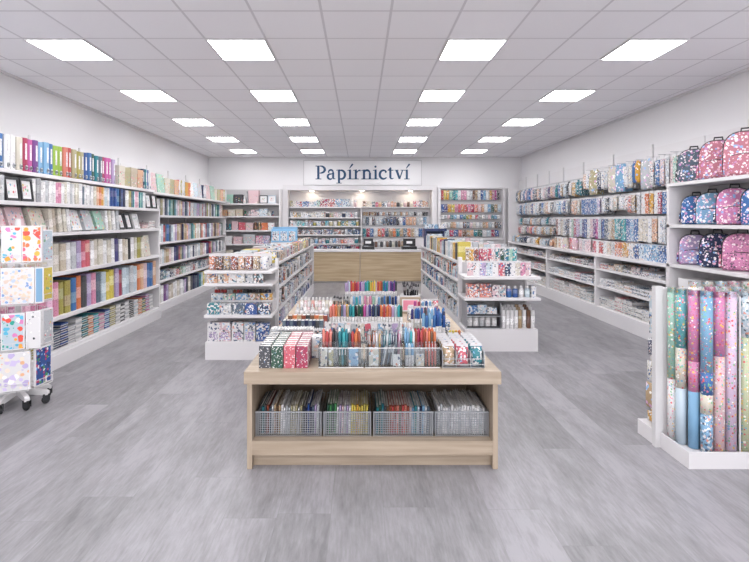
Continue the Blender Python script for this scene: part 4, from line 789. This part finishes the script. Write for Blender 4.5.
# notice in a wooden frame, brushes in a pot behind it
t = empty('framed_notice', (.49, 5.05, TZ+.001), label='small pink notice in a light wooden frame standing among the pens', cat='notice')
part(t, 'wood_frame', 'oak', (-.1, .1, 0, .015, 0, .02), (-.1, .1, 0, .015, .14, .16), (-.1, -.082, 0, .015, .02, .14), (.082, .1, 0, .015, .02, .14))
o = part(t, 'pink_sheet', 'col', (-.082, .082, .006, .012, .02, .14)); o.color = (*lin('e88fa6'), 1)
part(t, 'pale_patch', 'pure_white', (-.02, .03, .004, .006, .05, .085)); part(t, 'border', 'pure_white', (-.082, .082, .004, .006, .02, .032), (-.082, .082, .004, .006, .128, .14), (-.082, -.07, .004, .006, .032, .128), (.07, .082, .004, .006, .032, .128))
part(t, 'prop', 'oak_upright', (-.02, .02, .015, .06, 0, .01))
t = empty('brush_pot', (.54, 5.6, TZ+.001), label='wide grey pot of black brushes behind the framed pink notice', cat='pot')
MB().lathe([(.1, 0), (.11, .11), (.104, .11), (.095, .01)], 20).obj('pot', 'grey_board', t, smooth=True)
for i in range(16):
    a = i*2.4; r = .018+.065*math.sqrt((i+.5)/16)
    item('brush', (.016, .016, R.uniform(.19, .24)), 'black', (.54+r*math.cos(a)*.85, 5.6-.008+r*math.sin(a)*.85, TZ+.011), 0, -.16*math.sin(a)*r*6, .5*math.cos(a)*r*6*.5, 'black artist brush fanned out in the grey pot', 'black brushes in the grey pot')
# blue pens towards the peg-side edge, magenta pens and packets around them
rank(4.3, .06, .41, .71, 'clear rack of blue pens near the peg-side table edge')
pens('marker', 'indigo blue cobalt blue charcoal sky sky blue cobalt blue', .42, .7, 4.31, TZ+.005, .024, (.16, .18), 'blue pen rack', 'blue pens', (-.03, .05))
rank(3.94, .06, .46, .66, 'small clear rack of taller blue pens behind the wire display')
pens('marker', 'sky blue sky blue cobalt blue cobalt', .47, .65, 3.95, TZ+.005, .025, (.17, .2), 'taller blue rack', 'blue pens', (-.02, .06))
pens('marker', 'cobalt blue navy', .575, .65, 3.99, TZ+.005, .024, .2, 'taller blue rack, rear', 'blue pens', (-.02, .06))
row(seq('pack', 'white sky pink white', .055, .04, .13), (.43, 4.66, TZ), .28, 0, 'table, behind blue pens', 'notice', 'packets behind the blue pens')
pens('marker', 'magenta crimson sky cobalt sky', .5, .68, 5.0-.12, TZ, .024, (.14, .15), 'table, beside notice', 'pens beside the notice', (-.02, .02), 'notice')
row(seq('pack', 'silver white coral white', .06, .04, .11), (.6, 5.2, TZ), .24, 0, 'table, past the notice', 'notice', 'packets past the notice')
t = empty('highlighter_wallet', (.695, 3.8, TZ+.001), label='clear wallet of yellow and orange highlighters beside the blue pens', cat='pen wallet')
part(t, 'wallet', 'acrylic', (-.05, .05, 0, .035, 0, .09))
for i, c in enumerate(('yellow', 'yellow', 'amber', 'orange')): item('marker', (.02, .02, .1), c, (.695-.034+i*.0225, 3.808, TZ+.001), 0, label=f"{cname(c)} highlighter in the clear wallet, {('next to the blue pens', 'inner', 'inner', 'at the outer end')[i]}", group='highlighters in the wallet')
row(seq('pack', 'silver slate white silver', .06, .05, .1), (.6, 4.12, TZ), .16, 0, 'by the blue pens', 'rack', 'grey packs at the table edge', behind=1, pitch=.07)
# ================================================================= baskets under the top
def basket(x0, x1, lab):
    t = empty('mesh_basket', ((x0+x1)/2, 3.2, .169), label=lab, cat='basket', group='wire mesh baskets'); w = (x1-x0)/2; d, h, q = .36, .145, .0016
    m = MB(); n = max(2, round(2*w/.014))
    for i in range(1, n): x = -w+2*w*i/n; m.box(x-q, x+q, 0, .003, .006, h); m.box(x-q, x+q, d-.003, d, .006, h)
    for k in range(1, 10): z = .006+(h-.006)*k/10; m.box(-w, w, .0008, .0028, z-q, z+q); m.box(-w, w, d-.0028, d-.0008, z-q, z+q); m.box(-w, -w+.002, .003, d-.003, z-q, z+q); m.box(w-.002, w, .003, d-.003, z-q, z+q)
    for i in range(1, 25): y = d*i/25; m.box(-w, -w+.003, y-q, y+q, .006, h); m.box(w-.003, w, y-q, y+q, .006, h)
    m.obj('wire_mesh', 'wire', t)
    part(t, 'rim', 'steel', (-w-.004, w+.004, -.004, .004, h, h+.009), (-w-.004, w+.004, d-.004, d+.004, h, h+.009), (-w-.004, -w+.004, .004, d-.004, h, h+.009), (w-.004, w+.004, .004, d-.004, h, h+.009))
    part(t, 'corner_wire', 'steel', (-w-.003, -w+.003, -.003, .003, 0, h)); part(t, 'corner_wire', 'steel', (w-.003, w+.003, -.003, .003, 0, h)); part(t, 'bottom', 'steel', (-w, w, 0, d, 0, .005))
bk = [(-.64, -.24, 'first', 'wire mesh basket of dark, grey and yellowish magazines, nearest the book wall', 'charcoal teal charcoal rust slate silver tan brown tan white white silver silver khaki cream khaki silver khaki charcoal navy cobalt navy slate lilac silver'),
      (-.222, .065, 'second', 'wire mesh basket of green, lilac and yellow magazines', 'forest green forest green white lilac blush silver lilac white yellow yellow amber yellow yellow olive yellow'),
      (.085, .447, 'third', 'wire mesh basket of teal, red and blue magazines', 'teal forest teal charcoal brown rust red rust salmon brown red salmon rust blush sky teal ice navy sky white slate'),
      (.465, .79, 'fourth', 'wire mesh basket of white magazines, nearest the peg wall', 'white silver white white silver white white white silver white white white silver white white white silver white')]
for x0, x1, nm, lab, cols in bk:
    basket(x0, x1, lab); cs_ = cols.split(); n = len(cs_); tot = {}; nth = {}; wd = (x1-x0-.03)/n
    for i, c in enumerate(cs_):
        tot[c] = cs_.count(c); nth[c] = nth.get(c, 0)+1
        lb = f"{ordw(nth[c])} {cname(c)} magazine from the book wall side of the {nm} mesh basket" if tot[c] > 1 else f"{cname(c)} magazine, only one of its colour in the {nm} mesh basket"
        item('magazine', (wd*.86, .32, R.uniform(.155, .18)), c, (x0+.012+wd*(i+.5), 3.215+R.uniform(0, .008), .175), 0, 0, .03, lb, f'magazines in the {nm} basket')

# ================================================================= card spinner
SX, SY = -2.79, 4.24
t = empty('card_spinner', (SX, SY, 0), label='white card spinner on a star base with black castors, beside the book wall', cat='card rack')
MB().lathe([(.022, .1), (.022, 1.5), (.012, 1.51)], 12).obj('pole', 'white_metal', t, smooth=True)
MB().lathe([(.05, .08), (.05, .15), (.03, .17)], 14).obj('hub', 'white_metal', t, smooth=True)
for k in range(8):
    a = math.radians(3+45*k); ca, sa = math.cos(a), math.sin(a)
    g = MB(); g.prism([(.03, .135), (.225, .112), (.243, .1), (.243, .075), (.225, .072), (.03, .085)], -.018, .018, 'y').obj('leg', 'white_metal', t, rot=(0, 0, a))
    c = MB(); lg = c.lathe([(.026, -.011), (.03, -.006), (.03, .006), (.026, .011)], 14); 
    c.v = [(x, z, y) for x, y, z in c.v]
    w_ = c.obj('castor', 'rubber', t, loc=(.22*ca, .22*sa, .031), rot=(0, 0, a+.6), smooth=False)
    part(w_, 'fork', 'dark_plastic', (-.02, .03, -.018, -.013, -.002, .05), (-.02, .03, .013, .018, -.002, .05), (-.02, .03, -.018, .018, .042, .05))
tiers = [1.17, .845, .49, .17]
for z in tiers:
    for k in range(6):
        a = math.radians(25+60*k); r = .19; m = MB()
        P_ = lambda u, v, zz: (u*math.cos(a)+v*math.sin(a), u*math.sin(a)-v*math.cos(a), zz)
        for (v, zz) in ((r, z-.01), (r+.036, z-.01), (r+.036, z+.05), (r, z+.28)): m.tube([P_(-.1, v, zz), P_(.1, v, zz)], .0025, 5)
        for u in (-.1, 0, .1): m.tube([P_(u, r, z+.28), P_(u, r, z-.01), P_(u, r+.036, z-.01), P_(u, r+.036, z+.05)], .0025, 5)
        m.tube([P_(0, r, z+.02), P_(0, .015, z+.02)], .003, 5)
        m.obj('wire_pocket', 'white_metal', t)
GC = 'art prints on the card spinner'
floral('petal_print', 26, .4, ('f2a33a', 'ef7b4a', 'e2607f', 'f0b64a', 'e8503f'), 1.1, False); floral('pastel_print', 42, .4, ('efc4ac', 'e3cdb6', 'f0d9cf', 'b8c6dc', 'd7c3b4', '7c9fd0'), .9, False); floral('sketch_print', 40, .4, ('3a3d44', 'f4f2f0', 'f4f2f0', 'f4f2f0', '6a6d74'), .4, False)
def print_(x, y, z, w, h, a, mk, col, lab, thick=.018):
    """a framed-board print in a spinner pocket, its face turned by angle a from the viewer's axis"""
    t = empty('art_print', (x, y, z), math.radians(a), label=lab, cat='art print', group=GC)
    part(t, 'board', 'pure_white', (-w/2, w/2, 0, thick, 0, h)); o = part(t, 'picture', mk, (-w/2+.008, w/2-.008, -.0015, 0, .008, h-.008)); o.color = (*CL[col], 1)
    return t
def tier(z, specs):
    for ang, u, v, w, h, mk, col, lab in specs:
        a = math.radians(ang); print_(SX+u*math.cos(a)+v*math.sin(a), SY+u*math.sin(a)-v*math.cos(a), z, w, h, ang, mk, col, lab)
tier(1.17, [(25, -.01, .222, .13, .28, 'card_print', 'white', 'white print with green and yellow paper flowers, top tier of the spinner'), (25, .125, .222, .135, .28, 'petal_print', 'white', 'white print with an orange and pink flower column, top tier'),
  (85, -.06, .215, .1, .28, 'floral', 'rose', 'pink floral print on the aisle-facing side, top spinner tier'), (85, .06, .215, .12, .25, 'floral', 'ice', 'pale blue print on the aisle-facing side, top spinner tier')])
tier(.845, [(25, .03, .222, .22, .28, 'pastel_print', 'white', 'cream print of small pastel flowers, second tier of the spinner'), (25, .175, .222, .06, .28, 'col', 'sky', 'narrow plain sky blue board, second tier of the spinner'),
  (85, -.055, .215, .09, .27, 'floral', 'orange', 'orange print on the aisle-facing side, second spinner tier'), (85, .06, .215, .12, .27, 'floral', 'yellow', 'yellow print on the aisle-facing side, second spinner tier')])
tier(.49, [(25, 0, .222, .155, .28, 'card_print', 'ice', 'bright turquoise and red flower print, third tier of the spinner'), (25, .135, .222, .1, .29, 'sketch_print', 'white', 'white print with a small dark line drawing, third tier of the spinner'),
  (85, -.05, .215, .1, .28, 'sketch_print', 'white', 'white print on the aisle-facing side, third spinner tier'), (85, .065, .215, .12, .28, 'floral', 'silver', 'grey flowered print on the aisle-facing side, third spinner tier')])
tier(.17, [(25, -.01, .222, .25, .3, 'leaf_print', 'white', 'pale lilac leaf print, lowest tier of the spinner'), (85, .01, .215, .185, .3, 'garden_print', 'cobalt', 'dense blue and green garden print, lowest tier of the spinner')])

# ================================================================= school backpacks
def arch(w, h, n=9):
    pts = [(-w/2*.94, 0), (w/2*.94, 0), (w/2, h*.12), (w/2*.98, h*.55)]
    pts += [(w/2*.98*math.copysign(abs(math.cos(a))**.72, math.cos(a)), h*.55+h*.45*math.sin(a)**.8) for a in [PI*i/n for i in range(1, n)]]
    return pts+[(-w/2*.98, h*.55), (-w/2, h*.12)]
def puffy(w, h, d, y0=0, x0=0, z0=0, flat_back=True):
    m = MB(); n = len(arch(1, 1)); v = []; f = []
    rings = [(0, .8), (.1, .93), (.3, 1), (.75, 1), (.92, .96), (1, .86)]
    for t_, s in rings:
        for x, z in arch(w, h): v.append((x0+x*s, y0+d*t_, z0+h*.46+(z-h*.46)*s))
    for k in range(len(rings)-1): f += [(k*n+i, k*n+(i+1) % n, (k+1)*n+(i+1) % n, (k+1)*n+i) for i in range(n)]
    f += [tuple(range(n))[::-1], tuple(range((len(rings)-1)*n, len(rings)*n))]
    return m.add(v, f)
floral('bag_print', 44, .75, ('f4dfe8', 'f7f2f4', 'c98fc0', '8fb4e0', 'e9b7c6', 'f4eef2'), .75)
floral('sequin', 60, .45, ('5b4a5c', 'f2c9d6', 'd98aa8', '8c5f78', 'f4e6ea'), .8)
G = 'backpacks on the backpack shelves'
def backpack(x, y, z, a, w, h, d, front, side, mk, lab):
    t = empty('school_backpack', (x, y, z+.003), math.radians(a), label=lab, cat='backpack', group=G)
    puffy(w, h, d*.5, d*.28).obj('body', 'bag_print', t, smooth=True, color=side)
    puffy(w*.98, h*.97, d*.32, 0, 0, .004).obj('front_panel', mk, t, smooth=True, color=front)
    fp_ = puffy(w*.76, h*.46, d*.14, -d*.09, 0, h*.05).obj('front_pocket', mk, t, smooth=True, color=front)
    MB().tube([(-w*.3, -d*.06, h*.46), (0, -d*.075, h*.5), (w*.3, -d*.06, h*.46)], .004, 5).obj('pocket_zipper', 'dark_plastic', fp_)
    zp = [(px*1.005, d*.3, pz) for px, pz in arch(w, h, 14)[2:]]
    MB().tube(zp, .006, 5).obj('zipper', 'dark_plastic', t)
    MB().tube([(-.04, d*.6, h*.985), (-.035, d*.58, h+.035), (.035, d*.58, h+.035), (.04, d*.6, h*.985)], .009, 6).obj('handle', 'dark_plastic', t)
    for s in (-1, 1): MB().tube([(s*w*.22, d*.78, h*.9), (s*w*.25, d*1.0, h*.78), (s*w*.28, d*1.05, h*.45), (s*w*.32, d*.8, h*.08)], .016, 6).obj('shoulder_strap', 'dark_plastic', t)
    for s in (-1, 1): puffy(.05, h*.36, d*.4, d*.32, s*w*.5, h*.06).obj('side_pocket', 'bag_print', t, smooth=True, color=side)
bags = [(3.7, 5.78, 1.92, -38, .31, .37, .19, 'slate', 'charcoal', 'bag_print', 'dark grey floral backpack on the top shelf, next to the pegs'),
 (3.7, 5.38, 1.92, -38, .34, .41, .19, 'dusty', 'hotpink', 'bag_print', 'rose pink butterfly-patterned backpack on the top shelf, middle of three'),
 (3.7, 4.99, 1.92, -38, .37, .44, .19, 'dusty', 'hotpink', 'bag_print', 'larger rose pink backpack at the end of the top shelf'),
 (3.7, 5.74, 1.45, -40, .28, .32, .16, 'blue', 'navy', 'bag_print', 'bright blue patterned backpack by the upright, middle shelf'),
 (3.7, 5.47, 1.45, -38, .29, .34, .16, 'sky', 'navy', 'bag_print', 'light blue backpack with a dark top, middle shelf'),
 (3.7, 5.14, 1.45, -38, .31, .37, .16, 'rose', 'navy', 'bag_print', 'pink backpack with grey motifs and navy back, middle shelf'),
 (3.7, 4.8, 1.45, -38, .31, .36, .16, 'blue', 'navy', 'bag_print', 'navy patterned backpack at the end of the middle shelf'),
 (3.7, 5.76, 1.0, -38, .3, .34, .17, 'lilac', 'purple', 'bag_print', 'purple and lilac backpack by the upright, lower shelf'),
 (3.7, 5.39, 1.0, -38, .32, .36, .17, 'navy', 'cobalt', 'bag_print', 'navy backpack with white and pink motifs, lower shelf'),
 (3.7, 5.03, 1.0, -38, .34, .37, .17, 'rose', 'hotpink', 'sequin', 'pink backpack with a dark speckled front, lower shelf')]
for b_ in bags: backpack(*b_)
for i, (y, c) in enumerate(((5.7, 'white'), (5.4, 'white'), (5.1, 'cream'), (4.8, 'blush'), (4.5, 'coral'))): item('gift', (.27, .3, .3), c, (3.58, y, .55), -H90, label=f'{ordw(i+1)} floral gift box from the upright, under the backpacks', group='floral boxes under the backpacks')

# ================================================================= wrapping paper display
t = empty('wrapping_paper_stand', (1.98, 3.13, 0), label='white floor stand of upright wrapping paper rolls in front of the backpacks', cat='display stand')
part(t, 'front_base', 'white_board', (.0, 1.1, 0, .3, 0, .075)); part(t, 'front_rim', 'white_board', (0, 1.1, 0, .012, .075, .1), (0, .012, .012, .3, .075, .1)); part(t, 'rear_base', 'white_board', (-.02, 1.1, .345, .54, 0, .1))
part(t, 'divider_panel', 'white_board', (-.02, 1.1, .305, .34, 0, 1.05)); part(t, 'edge_post', 'white_metal', (-.03, .02, .3, .345, .0, 1.06))
MB().tube([(.336, .04, .076), (.336, .04, 1.03), (.336, .06, 1.045)], .006, 6).obj('wire_divider', 'white_metal', t)
for z in (.95, .72, .5, .28): MB().tube([(.09, .345, z), (.09, .52, z)], .004, 5).obj('side_peg', 'steel', t)
def roll(x, y, r, bands, lab, top=1.06):
    z0 = .078; H = top-z0; t = empty('wrapping_paper_roll', (x, y, z0), label=lab, cat='wrapping paper', group='wrapping paper rolls')
    for f0, f1, mk, col in bands: MB().lathe([(r, H*f0), (r, H*f1)], 20).obj('paper_band', mk, t, smooth=True, color=col)
    MB().lathe([(r*.3, H-.002), (r*.3, H+.004)], 10).obj('core', 'pages', t); MB().lathe([(r*1.02, H-.03), (r*1.03, H+.002)], 20).obj('plastic_end', 'acrylic', t)
F = 'roll_print'
roll(2.035, 3.385, .03, [(0, .4, F, 'white'), (.4, 1, F, 'mint')], 'slim green and white roll half hidden beside the stand post')
roll(2.05, 3.32, .032, [(0, .36, 'col', 'ice'), (.36, .62, F, 'cream'), (.62, 1, F, 'aqua')], 'roll with turquoise, cream and pale blue bands')
roll(2.09, 3.255, .032, [(0, .36, 'col', 'sky'), (.36, .55, F, 'rose'), (.55, 1, F, 'rose')], 'roll of floral pink over plain light blue')
roll(2.128, 3.192, .034, [(0, .24, 'busy_fine', 'sky'), (.24, .36, F, 'cream'), (.36, .5, F, 'blue'), (.5, 1, F, 'sky')], 'blue and white roll with a cream band')
roll(2.2, 3.19, .033, [(0, .6, F, 'blush'), (.6, 1, F, 'rose')], 'pink roll with small red flowers')
roll(2.272, 3.19, .033, [(0, 1, F, 'orchid')], 'lilac flowered roll beside the wire divider')
roll(2.362, 3.19, .037, [(0, .72, F, 'lemon'), (.72, 1, 'busy_fine', 'ice')], 'pale yellow-green flowered roll past the wire divider')
roll(2.445, 3.19, .035, [(0, 1, F, 'aqua')], 'light turquoise flowered roll, second past the wire divider')
for i in range(3): roll(2.53+.08*i, 3.19, .035, [(0, 1, F, ('blush', 'sky', 'mint')[i])], f'{("blush", "sky-blue", "mint")[i]} roll in the front row beyond the light turquoise one')
for i in range(6): roll(2.17+.085*i, 3.375, .033, [(0, 1, F, ('white', 'cream', 'ice', 'blush', 'white', 'mint')[i])], f'{("white", "cream", "pale-blue", "blush", "grey-white", "mint")[i]} roll in the rear row, only its top showing', 1.1)
for i in range(6): roll(2.2+.085*i, 3.27, .03, [(0, 1, F, ('pink', 'white', 'ice', 'white', 'peach', 'lilac')[i])], f'{("pink", "white", "pale-blue", "grey-white", "peach", "lilac")[i]} roll in the middle row, only its top showing', 1.08)
# packets hanging on the stand's side pegs
for i, (z, h, w, c, k, lab) in enumerate(((1.0, .29, .16, 'ice', 'sticker', 'pale-blue tall packet at the top of the stand side'), (.7, .14, .12, 'navy', 'pack', 'navy packet below the pale-blue one, stand side'), (.55, .17, .14, 'cream', 'pack', 'cream packet in the middle of the stand side'), (.37, .17, .15, 'tan', 'pouch', 'tan fabric pouch hanging low on the stand side'), (.19, .085, .13, 'amber', 'pack', 'amber packet just above the stand base'))):
    for j in range(1): item(k, (w, .07, h), c, (1.985, 3.56, z-h), -H90+.15, label=lab, group='packets on the stand side')
